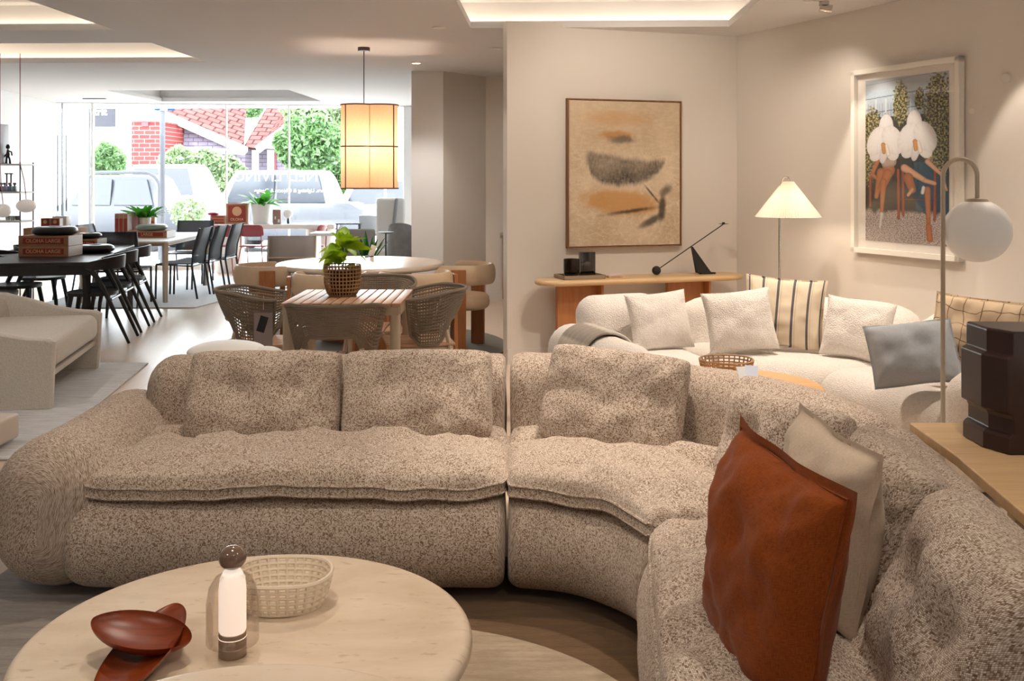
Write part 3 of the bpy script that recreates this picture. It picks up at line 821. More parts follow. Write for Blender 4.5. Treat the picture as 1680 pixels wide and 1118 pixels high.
rugm('round_rug', 'round olive brown rug under the round dining table', [(-1.36 + 1.32 * math.cos(a * PI / 40), 8.9 + 1.32 * math.sin(a * PI / 40)) for a in range(80)], MT['rug_olive'])

# ================================================================== COFFEE TABLES
def round_table(name, label, c, R, z, th, mat, legs):
    t = thing(name, label, 'coffee table', (c[0], c[1], 0)); m = M(); h = th / 2
    prof = [(0, z - th)] + [(R - h + h * math.cos(a), z - h + h * math.sin(a)) for a in [(-PI / 2) + k * PI / 12 for k in range(13)]] + [(0, z)]
    m.lathe(prof, (0, 0, 0), 96); m.build('tabletop', mat, t, sharp=50)
    for (x, y, r) in legs: m = M(); m.lathe([(r, .014), (r, z - th - .001)], (x, y, 0), 32); m.build('leg', mat, t)
    return t
TC = (-.66, 2.51); TZ = .35
round_table('coffee_table', 'round travertine coffee table carrying the glass lamp and basket', TC, .56, TZ, .052, MT['travertine'], [(-.3, .2, .07), (.3, .2, .07), (-.25, -.3, .07), (.3, -.25, .07)])
round_table('coffee_table', 'taller travertine table peeking in at the bottom edge of the photo', (-.50, 1.70), .475, .45, .052, MT['travertine'], [(-.25, -.2, .06), (.25, -.2, .06), (0, -.3, .06)])
# glass lamp
LP = (AW(380.5, 2.40), 2.405, TZ)
t = thing('table_lamp', 'small glowing cordless lamp under a smoked glass dome on the travertine table', 'table lamp', LP)
m = M(); m.lathe([(.0, .001), (.033, .001), (.033, .052), (.031, .056), (0, .056)], n=40); m.build('base', plain((158, 138, 122), .4, name='taupe_ceramic'), t)
m = M(); m.lathe([(.030, .057), (.0325, .062), (.0325, .16), (.030, .186), (.022, .202), (.010, .207), (0, .207)], n=40); m.build('diffuser', emit('lamp_glow', (1.0, .84, .72, 1), .72, (.9, .8, .7, 1)), t)
m = M(); m.lathe([(.062, .034), (.0625, .036), (.062, .13), (.056, .165), (.042, .188), (.022, .200), (.008, .2075), (.008, .2065), (.021, .1985), (.041, .186), (.0548, .164), (.0607, .13), (.0612, .036), (.062, .034)], n=48); m.build('glass_dome', MT['smoke'], t)
m = M(); m.tube([(.0325 * math.cos(a * PI / 20), .0325 * math.sin(a * PI / 20), .0455) for a in range(40)], .001, 5, closed=True); m.build('light_ring', emit('ring_glow', (1, .82, .66, 1), 1.6), t)
m = M(); m.lathe([(0, .206)] + [(.0335 * math.sin(a), .235 - .029 * math.cos(a)) for a in [k * PI / 16 for k in range(1, 16)]] + [(0, .264)], n=40); m.build('knob', plain((112, 90, 76), .12, name='glossy_taupe_knob', coat=1), t)
ld = bpy.data.lights.new('lamp_bulb', 'POINT'); ld.energy = 1.1; ld.color = (1, .78, .56); ld.shadow_soft_size = .03
lo = bpy.data.objects.new('lamp_bulb', ld); COL.objects.link(lo); lo.location = (LP[0], LP[1], TZ + .13)
for o_ in KIDS(t):
    if o_.name.startswith(('diffuser',)): o_.visible_shadow = True
# ceramic lattice basket
bc = Vector((AW(466, 2.72), 2.70, TZ)); t = thing('ceramic_basket', 'cream woven ceramic basket on the travertine coffee table', 'basket', bc)
def SB_(u, v):
    a = u * 2 * PI; r = (.098 + .022 * v ** .7) * (1 + .03 * math.cos(2 * a)); return Vector((r * math.cos(a) * 1.08, r * math.sin(a), .006 + .078 * v + .003 * math.sin(3 * a)))
m = M(); lattice(m, SB_, 30, 5, .0058, n=6, seg=60); m.build('lattice_wall', MT['ceramic'], t)
m = M(); m.lathe([(0, .002), (.098, .002), (.101, .006), (.098, .01), (0, .009)], n=48, sx=1.08)
m.build('bottom', MT['ceramic'], t)
# red wooden lens sculpture
def lens(m, c, U, V, L, Wd, th, dish=.35):
    c, U, V = Vector(c), Vector(U).normalized(), Vector(V).normalized(); V = (V - U * V.dot(U)).normalized(); N = U.cross(V)
    if N.z < 0: N = -N
    top, bot = [], []
    for i in range(29):
        u = math.sin((i / 28 - .5) * PI); tr, br = [], []
        for j in range(17):
            v = math.sin((j / 16 - .5) * PI); hw = Wd / 2 * (1 - abs(u) ** 2.0) ** .6
            k = max(0, (1 - u * u) * (1 - v * v)) ** .6; p = c + U * (u * L / 2) + V * (v * hw)
            tr.append(p + N * (-th * dish * k + .003 * (1 - abs(v)) * (1 - abs(u)))); br.append(p - N * (th * k))
        top.append(tr); bot.append(br)
    m.grid(top); m.grid(bot, flip=True); return m
t = thing('wooden_dish_sculpture', 'pair of crossed red lacquered wooden dishes on the travertine table', 'sculpture', (-.88, 2.40, TZ))
def bx(px, py, z): g = G(px, py, z); return g
a1, a2 = bx(153, 1014, .435), bx(312, 1052, .405); c_ = (a1 + a2) / 2
m = M(); lens(m, c_ + Vector((0, 0, .0)), a2 - a1, Vector((.25, 1, .10)), (a2 - a1).length, .150, .046, .80); m.build('dish', MT['redwood'], t, world=True, sharp=50)
b1, b2 = bx(285, 990, .405), bx(172, 1150, .375); c_ = (b1 + b2) / 2
m = M(); lens(m, c_, b2 - b1, Vector((1, .25, .22)), (b2 - b1).length, .165, .036, .7); m.build('dish', MT['redwood'], t, world=True, sharp=50)
# ================================================================== RIGHT LOUNGE
def fnoise2(x, y, seed=0):
    return noise.noise(Vector((x, y, seed)))
def picture_surface(w, h, nx, ny, paint):
    P = []; cols = []
    for j in range(ny + 1):
        row = []
        for i in range(nx + 1):
            u, v = i / nx, j / ny; row.append(((u - .5) * w, 0, (v - .5) * h)); cols.append(tuple(paint(u, 1 - v)) + (1,))
        P.append(row)
    m = M(); m.grid(P, flip=True); return m, cols
def lin(r, g, b): return np.array(srgb(r, g, b)[:3])
def mixc(a, b, t): t = max(0, min(1, t)); return a * (1 - t) + b * t
def sm(a, b, x):
    if a > b: return 1 - sm(b, a, x)
    t = max(0, min(1, (x - a) / (b - a))); return t * t * (3 - 2 * t)
def blob(u, v, cx, cy, rx, ry, rot=0, soft=.35, rag=.25, seed=0):
    x, y = u - cx, v - cy; c, s = math.cos(rot), math.sin(rot); x, y = x * c + y * s, -x * s + y * c
    d = math.hypot(x / rx, y / ry) + rag * fnoise2(u * 14, v * 18, seed) + rag * .5 * fnoise2(u * 40, v * 44, seed + 3)
    return 1 - sm(1 - soft, 1 + soft, d)
def paint_abstract(u, v):
    n1 = fnoise2(u * 5, v * 6, 1); n2 = fnoise2(u * 60, v * 30, 2); n3 = fnoise2(u * 20, v * 60, 5)
    c = mixc(lin(214, 194, 166), lin(188, 164, 134), .45 + .6 * n1 + .12 * n2)
    c = mixc(c, lin(226, 208, 178), .35 * (n3 + .3))
    rd = max(0, 1 - 9 * abs(fnoise2(u * 11 + n3 * .5, v * 13, 41))) + .7 * max(0, 1 - 10 * abs(fnoise2(u * 24, v * 22 + n1, 43)))
    c = mixc(c, lin(236, 222, 198), .38 * rd * sm(.2, .45, v))
    c = mixc(c, lin(196, 146, 88), .5 * blob(u, v, .42, .12, .28, .05, 0, .6))
    c = mixc(c, lin(188, 134, 70), .8 * blob(u, v, .42, .235, .14, .03, 0, .5))
    c = mixc(c, lin(96, 88, 82), .8 * blob(u, v, .46, .265, .11, .025, 0, .7, .4))
    c = mixc(c, lin(222, 204, 176), .6 * blob(u, v, .5, .52, .4, .12, 0, .5, .5, 4))
    uu = (u - .52) / .35; wb = .012 * fnoise2(u * 9, v * 9, 31) + .008 * n2
    ytop = .395 - .06 * max(0, -uu) ** 1.5 + .012 * math.sin(u * 11); ybot = .42 + .165 * math.sqrt(max(0, 1 - uu * uu)) - .03 * uu
    big = sm(-.02, .035, v + wb - ytop) * sm(-.025, .03, ybot - v + wb) * sm(1.12, .9, abs(uu) + .15 * n1)
    c = mixc(c, lin(66, 60, 58), big * (.80 + .3 * n1 + .14 * n2))
    c = mixc(c, lin(196, 176, 150), .35 * max(0, fnoise2(u * 50, v * 70, 11)) * big)
    c = mixc(c, lin(198, 146, 84), .85 * blob(u, v, .46, .70, .34, .085, .08, .35, .2, 13) * sm(.58, .66, v + .02))
    c = mixc(c, lin(60, 50, 44), .9 * blob(u, v, .55, .762, .20, .012, -.10, .8, .5, 17))
    c = mixc(c, lin(62, 54, 48), .9 * blob(u, v, .835, .745, .032, .085, .12, .5, .18, 19))
    c = mixc(c, lin(62, 54, 48), .85 * blob(u, v, .735, .832, .105, .026, -.38, .6, .2, 21))
    c = mixc(c, lin(84, 74, 66), .8 * blob(u, v, .87, .62, .055, .030, -.5, .7, .2, 23))
    c = mixc(c, lin(60, 50, 44), .9 * blob(u, v, .74, .645, .075, .008, .75, .7, .3, 29))
    return c
# abstract painting
A0, A1 = wallpt(932, 300, W0, WU, .045), wallpt(1117, 300, W0, WU, .045)
zt = wallpt(932, 162, W0, WU, .045).z; zb = wallpt(932, 407, W0, WU, .045).z
pw, ph = (A1 - A0).length, zt - zb; pc = (A0 + A1) / 2; pc.z = (zt + zb) / 2
ra = math.atan2(WU.y, WU.x)
t = thing('framed_painting', 'abstract beige painting with charcoal and ochre shapes in a thin wooden frame', 'painting', pc, ra)
m, cols = picture_surface(pw - .02, ph - .02, 230, 300, paint_abstract); m.build('canvas', vcol('textured_oil_paint', .75, .9), t, colors=cols, smooth=False)
m = M()
for (x, z, w, h) in ((-pw / 2, 0, .010, ph), (pw / 2, 0, .010, ph), (0, ph / 2, pw + .01, .010), (0, -ph / 2, pw + .01, .010)): m.box((x, .018, z), (w, .05, h))
m.build('frame', wood('walnut_frame', (150, 104, 62), (120, 80, 46), 'Z'), t, smooth=False)
m = M(); m.box((0, .036, 0), (pw - .02, .012, ph - .02)); m.build('backing_board', MT['oak'], t, smooth=False)

# orchid picture
def inpoly(x, y, poly):
    c = False; n = len(poly); j = n - 1
    for i in range(n):
        xi, yi = poly[i]; xj, yj = poly[j]
        if (yi > y) != (yj > y) and x < (xj - xi) * (y - yi) / (yj - yi) + xi: c = not c
        j = i
    return c
def seg_d(x, y, a, b):
    ax, ay = a; bx_, by = b; t = max(0, min(1, ((x - ax) * (bx_ - ax) + (y - ay) * (by - ay)) / ((bx_ - ax) ** 2 + (by - ay) ** 2 + 1e-9)))
    return math.hypot(x - ax - t * (bx_ - ax), y - ay - t * (by - ay)), t
PX, PY = (lambda x: (x - 112) / (556 - 112)), (lambda y: (y - 120) / (975 - 120))
ASP = 444 / 855
def paint_orchid(u, v):
    x = 112 + 444 * u; y = 120 + 855 * v
    n = fnoise2(x / 9, y / 9, 3); n2 = fnoise2(x / 4, y / 4, 6)
    c = mixc(lin(150, 170, 190), lin(190, 200, 206), .5 + n * .3)
    if int((y + x * .07) / 38) % 2 == 0 and (y + x * .07) % 38 < 4 and y < 330: c = lin(84, 100, 120)
    if y < 175: c = mixc(c, lin(176, 180, 186), .7)
    if 250 < y < 330:
        if (x % 16) < 3: c = mixc(c, lin(90, 84, 80), .5)
    if 225 < y < 300 and x < 280 and (x - 112) % 56 < 10: c = lin(196, 204, 208)
    if y > 320: c = lin(44, 48, 40)
    # foliage
    fol = 0
    for (cx, cy, rx, ry) in ((310, 260, 42, 110), (150, 400, 60, 130), (505, 330, 75, 210), (410, 245, 24, 60), (500, 500, 70, 160), (130, 560, 40, 120)):
        d = math.hypot((x - cx) / rx, (y - cy) / ry) + .35 * fnoise2(x / 14, y / 14, 8)
        fol = max(fol, 1 - sm(.85, 1.1, d))
    if fol > 0:
        g = mixc(lin(30, 36, 24), lin(188, 176, 116), .32 + 1.5 * fnoise2(x / 9, y / 9, 12))
        c = mixc(c, g, fol)
    if y > 800:
        gr = mixc(lin(120, 106, 100), lin(208, 196, 190), .5 + 1.1 * fnoise2(x / 7, y / 4, 14))
        c = mixc(c, gr, sm(800, 830, y + 20 * fnoise2(x / 30, 0, 4)))
    # dark clothes and chairs
    def body(poly, col, k=.12):
        nonlocal c
        if inpoly(x, y, poly): c = mixc(col, col * .6, .5 + n * .8)
    body([(230, 540), (300, 520), (330, 800), (240, 810), (225, 640)], lin(40, 34, 32))
    body([(380, 560), (470, 560), (500, 640), (460, 830), (390, 800)], lin(50, 84, 104))
    body([(480, 600), (556, 640), (556, 820), (480, 800)], lin(44, 72, 92))
    skin = lin(176, 112, 72); skin2 = lin(206, 160, 128)
    def limb(a, b, r0, r1, col):
        nonlocal c
        d, t = seg_d(x, y, a, b); r = r0 + (r1 - r0) * t
        if d < r: c = mixc(col * 1.1, col * .5, (d / r) ** 2 * .8)
    for q in (((140, 640), (140, 790)), ((296, 600), (300, 850)), ((322, 600), (324, 830)), ((488, 610), (486, 850))): limb(q[0], q[1], 7, 7, lin(150, 74, 44))
    limb((140, 640), (165, 600), 7, 7, lin(150, 74, 44)); limb((300, 750), (430, 750), 3, 3, lin(120, 50, 36))
    limb((185, 545), (150, 620), 14, 10, skin); limb((150, 620), (185, 650), 10, 8, skin)
    limb((245, 600), (235, 560), 34, 30, skin); limb((200, 610), (175, 740), 22, 12, skin)
    limb((240, 620), (205, 690), 26, 22, skin); limb((215, 660), (205, 830), 18, 8, skin); limb((205, 830), (195, 900), 10, 6, lin(210, 206, 206))
    limb((228, 560), (262, 556), 26, 26, lin(176, 158, 146))
    limb((330, 590), (440, 655), 20, 12, skin2); limb((440, 655), (486, 668), 11, 10, skin2)
    limb((350, 640), (372, 700), 26, 20, skin); limb((372, 700), (350, 728), 10, 8, skin2)
    limb((450, 700), (456, 880), 17, 10, skin); limb((456, 880), (462, 945), 14, 16, skin); limb((430, 690), (425, 715), 9, 9, lin(226, 222, 220))
    limb((450, 560), (520, 625), 13, 8, skin2); limb((520, 625), (546, 700), 8, 5, skin2)
    # orchids
    W_ = lin(240, 238, 236)
    def petal(cx, cy, rx, ry, rot=0, sh=0):
        nonlocal c
        X, Y = x - cx, y - cy; co, si = math.cos(rot), math.sin(rot); X, Y = X * co + Y * si, -X * si + Y * co
        d = math.hypot(X / rx, Y / ry)
        if d < 1: c = mixc(W_, lin(190, 184, 186), .06 + .30 * (d ** 4) + .16 * max(0, math.sin(math.atan2(Y, X) * 13)) * d + sh)
    for (ox, oy, fl_) in ((220, 450, 1), (392, 440, -1)):
        petal(ox + 10 * fl_, oy - 76, 40, 66, 0, .12); petal(ox - 45 * fl_, oy + 60, 34, 46, .6 * fl_, .1); petal(ox + 45 * fl_, oy + 62, 34, 40, -.5 * fl_, .1)
        petal(ox - 42, oy - 4, 52, 82, .45); petal(ox + 46, oy - 6, 54, 82, -.45)
        petal(ox - 4, oy + 66, 22, 50, .2, .3)
        limb((ox - 6, oy + 16), (ox - 2, oy + 56), 12, 10, lin(206, 150, 84)); limb((ox + 12, oy + 20), (ox + 22, oy + 66), 8, 12, lin(236, 226, 216))
    return c
B0, B1 = wallpt(1402, 300, W1, RU, .02), wallpt(1580, 300, W1, RU, .02)
zt = wallpt(1402, 117, W1, RU, .02).z; zb = wallpt(1402, 413, W1, RU, .02).z
pw, ph = (B1 - B0).length, zt - zb; pc = (B0 + B1) / 2; pc.z = (zt + zb) / 2; rb = math.atan2(RU.y, RU.x)
t = thing('framed_photograph', 'white framed photograph of two seated people hidden behind large white orchids', 'picture', pc, rb)
s_ = pw / 575 * 1.0
iw, ih = pw * (1 - .23), ph * (1 - .13)
m, cols = picture_surface(iw, ih, 240, 420, paint_orchid); m.build('print', vcol('photo_print', .5), t, colors=cols, smooth=False, loc=(0, -.001, .004))
m = M(); m.box((0, .006, 0), (pw - .02, .008, ph - .02)); m.build('mat_board', plain((236, 230, 222), .8, name='mat_board'), t, smooth=False)
m = M(); fw = .035
for (x, z, w, h) in ((-pw / 2 + fw / 2, 0, fw, ph), (pw / 2 - fw / 2, 0, fw, ph), (0, ph / 2 - fw / 2, pw, fw), (0, -ph / 2 + fw / 2, pw, fw)): m.box((x, -.012, z), (w, .05, h))
m.build('frame', plain((238, 232, 222), .5, name='white_frame'), t, smooth=False)
m = M(); m.box((0, -.018, 0), (pw - 2 * fw, .002, ph - 2 * fw)); m.build('glazing', glass('picture_glass', (1, 1, 1, 1), .015, 0, .25), t, smooth=False)
m = M(); m.cyl(wallpt(1650, 128, W1, RU, .0), wallpt(1650, 128, W1, RU, .018), .028, n=20); tag(m.build('wall_sensor', MT['wall'], origin=wallpt(1650, 128, W1, RU, .0)), 'small pale round sensor high on the right wall', 'sensor')
m = M(); m.cyl(wallpt(1594, 182, W1, RU, .0), wallpt(1594, 182, W1, RU, .01), .018, n=20); tag(m.build('wall_button', MT['wall'], origin=wallpt(1594, 182, W1, RU, .0)), 'tiny round cap on the wall right of the orchid picture', 'cap')

# console against the picture wall
ca = W0 + WU * .18 + Vector((WU.y, -WU.x, 0)) * .24
t = thing('console_table', 'long oak console table with rounded ends against the picture wall', 'console table', (ca.x + WU.x * .9, ca.y + WU.y * .9, 0), ra)
L, Wd, zc = 1.84, .36, .703
out = [(L / 2 - .18 + .18 * math.cos(a), .18 * math.sin(a)) for a in [-PI / 2 + k * PI / 14 for k in range(15)]] + [(-L / 2 + .18 + .18 * math.cos(a), .18 * math.sin(a)) for a in [PI / 2 + k * PI / 14 for k in range(15)]]
m = M()
prof = [(0, .0)]; P = []
for k in range(9):
    a = -PI / 2 + k * PI / 8; e = .022 * (1 - math.cos(a)); z = zc - .022 + .022 * math.sin(a)
    P.append([(x * (1 - 2 * e / L), y * (1 - 2 * e / Wd), z) for x, y in out])
m.grid(P, cv=True, flip=True); n_ = len(out); m.add(P[0], [tuple(reversed(range(n_)))]); m.add(P[-1], [tuple(range(n_))])
m.build('tabletop', MT['oak'], t, sharp=50)
def lx(px): p = wallpt(px, 500, W0, WU, .24); return (p - t.location).dot(WU)
for (p0, p1) in ((913, 982), (1094, 1156)):
    m = M(); x0, x1 = lx(p0), lx(p1); m.box(((x0 + x1) / 2, 0, .329), (x1 - x0, .05, .657)); m.box((x1 - .012, -.03, .329), (.022, .16, .656)); m.build('leg_panel', MT['oakz'], t, smooth=False, bevel=.003)
def on_console(px, f=.0):
    p = wallpt(px, 500, W0, WU, .24 + f); return Vector((p.x, p.y, zc + .001))
CNS = t
# tray with dark vase and book block
o = on_console(951); t = thing('tray', 'low grey stone tray on the left of the console table', 'tray', o, ra)
m = M(); m.rbox((0, 0, .005), (.36, .22, .01), .004); m.build('base', plain((150, 132, 112), .6, name='stone_tray'), t)
m = M()
for (x, y, w, d) in ((-.176, 0, .008, .22), (.176, 0, .008, .22), (0, -.106, .36, .008), (0, .106, .36, .008)): m.box((x, y, .018), (w, d, .026))
m.build('rim', plain((150, 132, 112), .6, name='stone_tray'), t, smooth=False)
o2 = o + WU * (-.07) + Vector((0, 0, .011)); t = thing('glass_vase', 'dark smoked glass vase with rounded foot on the console tray', 'vase', o2)
m = M(); m.lathe([(0, .001), (.035, .001), (.052, .012), (.062, .035), (.064, .06), (.064, .145), (.061, .145), (.061, .06), (.055, .03), (.03, .012), (0, .01)], n=36); m.build('body', MT['darkglass'], t)
m = M(); m.lathe([(0, .0105), (.030, .0125), (.05, .024), (.053, .04), (0, .04)], n=30); m.build('thick_base', MT['black'], t)
o3 = o + WU * (.055) + Vector((.01, .03, .011)); m = M(); m.rbox((0, 0, .10), (.125, .06, .195), .004)
t = thing('photo_block', 'glossy black box standing behind the smoked vase', 'box', o3, ra); m.build('block', plain((14, 12, 12), .08, name='gloss_black', coat=1), t)
m = M(); m.tube([(-.04, -.033, .05), (-.04, -.033, .15)], .0015, 4); m.build('edge_line', MT['darkframe'], t)
o = on_console(1008, .03); t = thing('wooden_block', 'small wooden price block beside the tray on the console', 'price block', o, ra)
m = M(); m.rbox((0, 0, .007), (.125, .06, .014), .002); m.build('block', MT['teak'], t)
m = M(); m.box((.0, .01, .022), (.09, .006, .018)); m.build('card', plain((214, 208, 206), .6, name='price_card'), t, smooth=False)
# balancing candle holder
o = on_console(1160); t = thing('candle_holder', 'black balancing candle holder with tilted arm and ball counterweight', 'candle holder', o, ra)
def loc_(px, py):  # in the plane of the holder
    p = wallpt(px, py, W0, WU, .24); q = p - o; return Vector((q.dot(WU), 0, q.z))
m = M(); m.rbox((0, 0, .006), (.135, .06, .012), .002); m.build('base_plate', MT['blackmatte'], t)
tpv = loc_(1135, 405); b0, b1 = loc_(1143, 446), loc_(1165, 446); m = M()
vs = [(b0.x, -.022, .012), (b1.x, -.022, .012), (tpv.x + .008, -.005, tpv.z), (tpv.x - .008, -.005, tpv.z), (b0.x, .022, .012), (b1.x, .022, .012), (tpv.x + .008, .005, tpv.z), (tpv.x - .008, .005, tpv.z)]
m.add(vs, [(0, 1, 2, 3), (7, 6, 5, 4), (0, 4, 5, 1), (1, 5, 6, 2), (2, 6, 7, 3), (3, 7, 4, 0)]); m.build('fin', MT['blackmatte'], t, smooth=False)
e0, e1 = loc_(1077, 444), loc_(1187, 368); m = M(); m.tube([e0, e1], .0045, 8); m.build('arm', MT['blackmatte'], t)
m = M(); r = .037
m.lathe([(0, -r)] + [(r * math.sin(k * PI / 14), -r * math.cos(k * PI / 14)) for k in range(1, 14)] + [(0, r)], (e0.x, 0, max(e0.z, r + .001)), 28); m.build('counterweight', MT['blackmatte'], t)
m = M(); m.lathe([(0, 0), (.01, 0), (.042, .004), (.042, .006), (.012, .004), (.012, .018), (0, .018)], (e1.x, 0, e1.z - .002), 24); m.build('candle_cup', MT['blackmatte'], t)

# white boucle sofa
WSP = Path((.60, 5.60), math.atan2(WU.y, WU.x), [('L', .62), ('A', .42, 86), ('L', 1.12)])
root = thing('curved_sofa', 'cream boucle curved sectional sofa along the picture wall', 'sofa', (1.5, 6.0, 0))
L1 = .62 + .42 * math.radians(8); L2 = .62 + .42 * math.radians(80); WD = .98
segs = ((.12, L1), (L1 + .008, L2), (L2 + .008, WSP.L - .27))
for k, (a, b) in enumerate(segs):
    m = M(); sweep(m, WSP, a, b, (0, WD - .04, .03, .43, .16), ns=18, e0=.06, e1=.06, seed=30 + k, wob=.004); m.build('seat', MT['white_boucle'], root, world=True, sharp=70)
    m = M(); sweep(m, WSP, a - (.0 if k else .02), b, (WD - .30, WD, .18, .745 - .01 * k, .14), ns=18, e0=.13, e1=.13 if k != 1 else .10, seed=40 + k, wob=.005, warp=lambda t, d, z: (d + .07 * (z - .4), z)); m.build('backrest', MT['white_boucle'], root, world=True, sharp=70)
ap, aa = WSP.at(-.05)
pe, ae = WSP.at(WSP.L - .13)
ARM_L = None
for k, sc_ in enumerate((-.02, WSP.L - .13)):
    p, a = WSP.at(max(0, sc_)); p = p + Vector((math.cos(a), math.sin(a))) * min(0, sc_)
    pth = Path((p.x, p.y), a + PI / 2, [('L', .95)])
    if k == 0: q0 = p - Vector((-math.sin(a), math.cos(a))) * .30; pth = Path((q0.x, q0.y), a + PI / 2, [('L', 1.1)])
    m = M(); sweep(m, pth, -.02, .93 if k else 1.08, (-.16, .16, .03, .60, .155), ns=16, e0=.15, e1=.15, seed=50 + k, wob=.004); m.build('armrest', MT['white_boucle'], root, world=True, sharp=70)
    if k == 0: ARM_L = (pth, p, a)
# throw blanket over the left arm
pth, p, a = ARM_L
t = thing('throw_blanket', 'grey and sand striped wool throw draped over the cream sofa arm', 'blanket', (p.x, p.y, .45))
def bl_cols(u): return [lin(206, 200, 192), lin(168, 168, 172), lin(204, 194, 182), lin(158, 148, 138), lin(196, 188, 178)][int(u * 7.99) % 5]
P = []; cols = []
nu_, nv_ = 40, 44
for i in range(nu_ + 1):
    u = i / nu_; row = []
    for j in range(nv_ + 1):
        v = j / nv_; th = -1.0 + v * 2.0         # around the arm from outside(left) to inside
        L = .32 + .40 * u + .06 * math.sin(v * 3) ; r = .175 + .006 * math.sin(u * 40 + v * 4) + .004 * noise.noise(Vector((u * 8, v * 8, 2)))
        top = .60 - .155
        if th < -.55: x, z = r, top - (-.55 - th) * .55 - .0
        elif th > .62: x, z = -r, top - (th - .62) * .45
        else:
            ang = (th + .55) / 1.17 * PI; x, z = r * math.cos(ang), top + r * math.sin(ang)
        q = pth.pt(L, x, z); row.append(q); cols.append(tuple(bl_cols(v * .9 + .05) * (1.0 + .1 * noise.noise(Vector((u * 30, v * 60, 1))))) + (1,))
    P.append(row)
m = M(); m.grid(P, flip=True); b = m.build('wool_throw', vcol('striped_wool', .95, .5), t, world=True, colors=cols, sharp=80, solid=.012)
m = M()
for i in range(36):
    u = (i + .5) / 36; L = .32 + .40 * u + .0; q = pth.pt(L, .18, .455 - .25); m.tube([q, q + Vector((-.004, -.01, -.05)), q + Vector((.004 * (i % 3), -.012, -.10))], .0022, 4)
m.build('fringe', plain((196, 170, 140), .9, name='fringe_yarn'), t, world=True)

# cushions on the cream sofa
def wf(s, d, z): return WSP.pt(s, d, z)
def wp(lab, mat, px, py, Y, yaw, w, h, Tk, tilt=.25, roll=0, **kw):
    c = T(px, py, Y); R = Vector((math.cos(yaw), math.sin(yaw), 0)); B = Vector((-math.sin(yaw), math.cos(yaw), 0))
    U = Vector((0, 0, 1)) * math.cos(tilt) + B * math.sin(tilt)
    R2 = R * math.cos(roll) + U * math.sin(roll); U2 = U * math.cos(roll) - R * math.sin(roll)
    return pillow('throw_cushion', lab, mat, c, R2, U2, w, h, Tk, **kw)
BC = MT['white_boucle']
wp('plain cream boucle cushion leftmost on the cream sofa, beside the throw', BC, 1082, 527, 6.30, .30, .42, .37, .15, .30, .06, seed=41, pinch=.07, wr=.01)
wp('plain cream boucle cushion in front of the striped one', BC, 1214, 527, 6.10, .05, .43, .38, .16, .28, .10, seed=43, pinch=.07, wr=.01)
wp('cream linen cushion with dark grey stripes in the corner of the cream sofa', MT['stripe'], 1286, 513, 6.22, -.33, .50, .45, .15, .25, -.06, seed=45, pinch=.06, wr=.012, flange=.012)
wp('plain cream boucle cushion right of the striped one', BC, 1407, 541, 5.95, -.55, .40, .36, .16, .25, -.10, seed=47, pinch=.06, wr=.01)
wp('slate blue linen cushion behind the globe lamp pole', MT['slate'], 1498, 580, 5.00, -.30, .43, .34, .20, .55, .16, seed=49, pinch=.035, wr=.012, flange=.01)
wp('cream windowpane check cushion behind the slate blue one', MT['grid'], 1598, 556, 5.05, -.80, .46, .44, .17, .30, -.05, seed=51, pinch=.05, wr=.016, flange=.01)

# oak side table with rattan basket and tags
oc = (1.10, 4.90); t = round_table('coffee_table', 'small round oak coffee table in front of the cream sofa', oc, .42, .49, .022, MT['oak_table'], [(-.15, -.1, .04), (.15, -.1, .04), (0, .18, .04)])
bpos = G(1193, 620, .49); bpos.y += .02
t = thing('rattan_basket', 'low open rattan basket on the round oak coffee table', 'basket', bpos)
def SR(u, v):
    a = u * 2 * PI; r = .118 + .018 * v; return Vector((r * math.cos(a), r * math.sin(a) * .95, .005 + .085 * v))
m = M(); lattice(m, SR, 30, 5, .0042, n=5, seg=48); m.build('lattice_wall', MT['rattan'], t)
m = M(); m.lathe([(0, .002), (.118, .002), (.118, .007), (0, .007)], n=40); m.build('bottom', MT['rattan'], t)
tgp = SP.pt(1.48 + .45 * math.radians(52), .93, .742)
tgp = T(1226, 612, 3.86)
t = thing('fabric_tag', 'white and blue price tags lying on top of the flecked sofa back', 'tag', (tgp.x, tgp.y, tgp.z - .02))
for k, (dx, rz_) in enumerate(((0, .2), (.028, -.25))):
    m = M(); R_ = Matrix.Rotation(rz_, 3, 'Z') @ Matrix.Rotation(.9, 3, 'X'); m.box((dx - .012, 0, .015 + .004 * k), (.05, .065, .001), rot=R_); m.build('card', plain((206, 214, 232) if k else (224, 224, 226), .6, name='tag_card'), t, smooth=False)
m = M(); pts = [T(1228, 622, 3.84), T(1256, 640, 3.72), T(1310, 655, 3.56), T(1340, 672, 3.44)]
m.tube(pts[:2], .0016, 4); m.build('cord', plain((120, 110, 100), .8, name='tag_cord'), t, world=True)

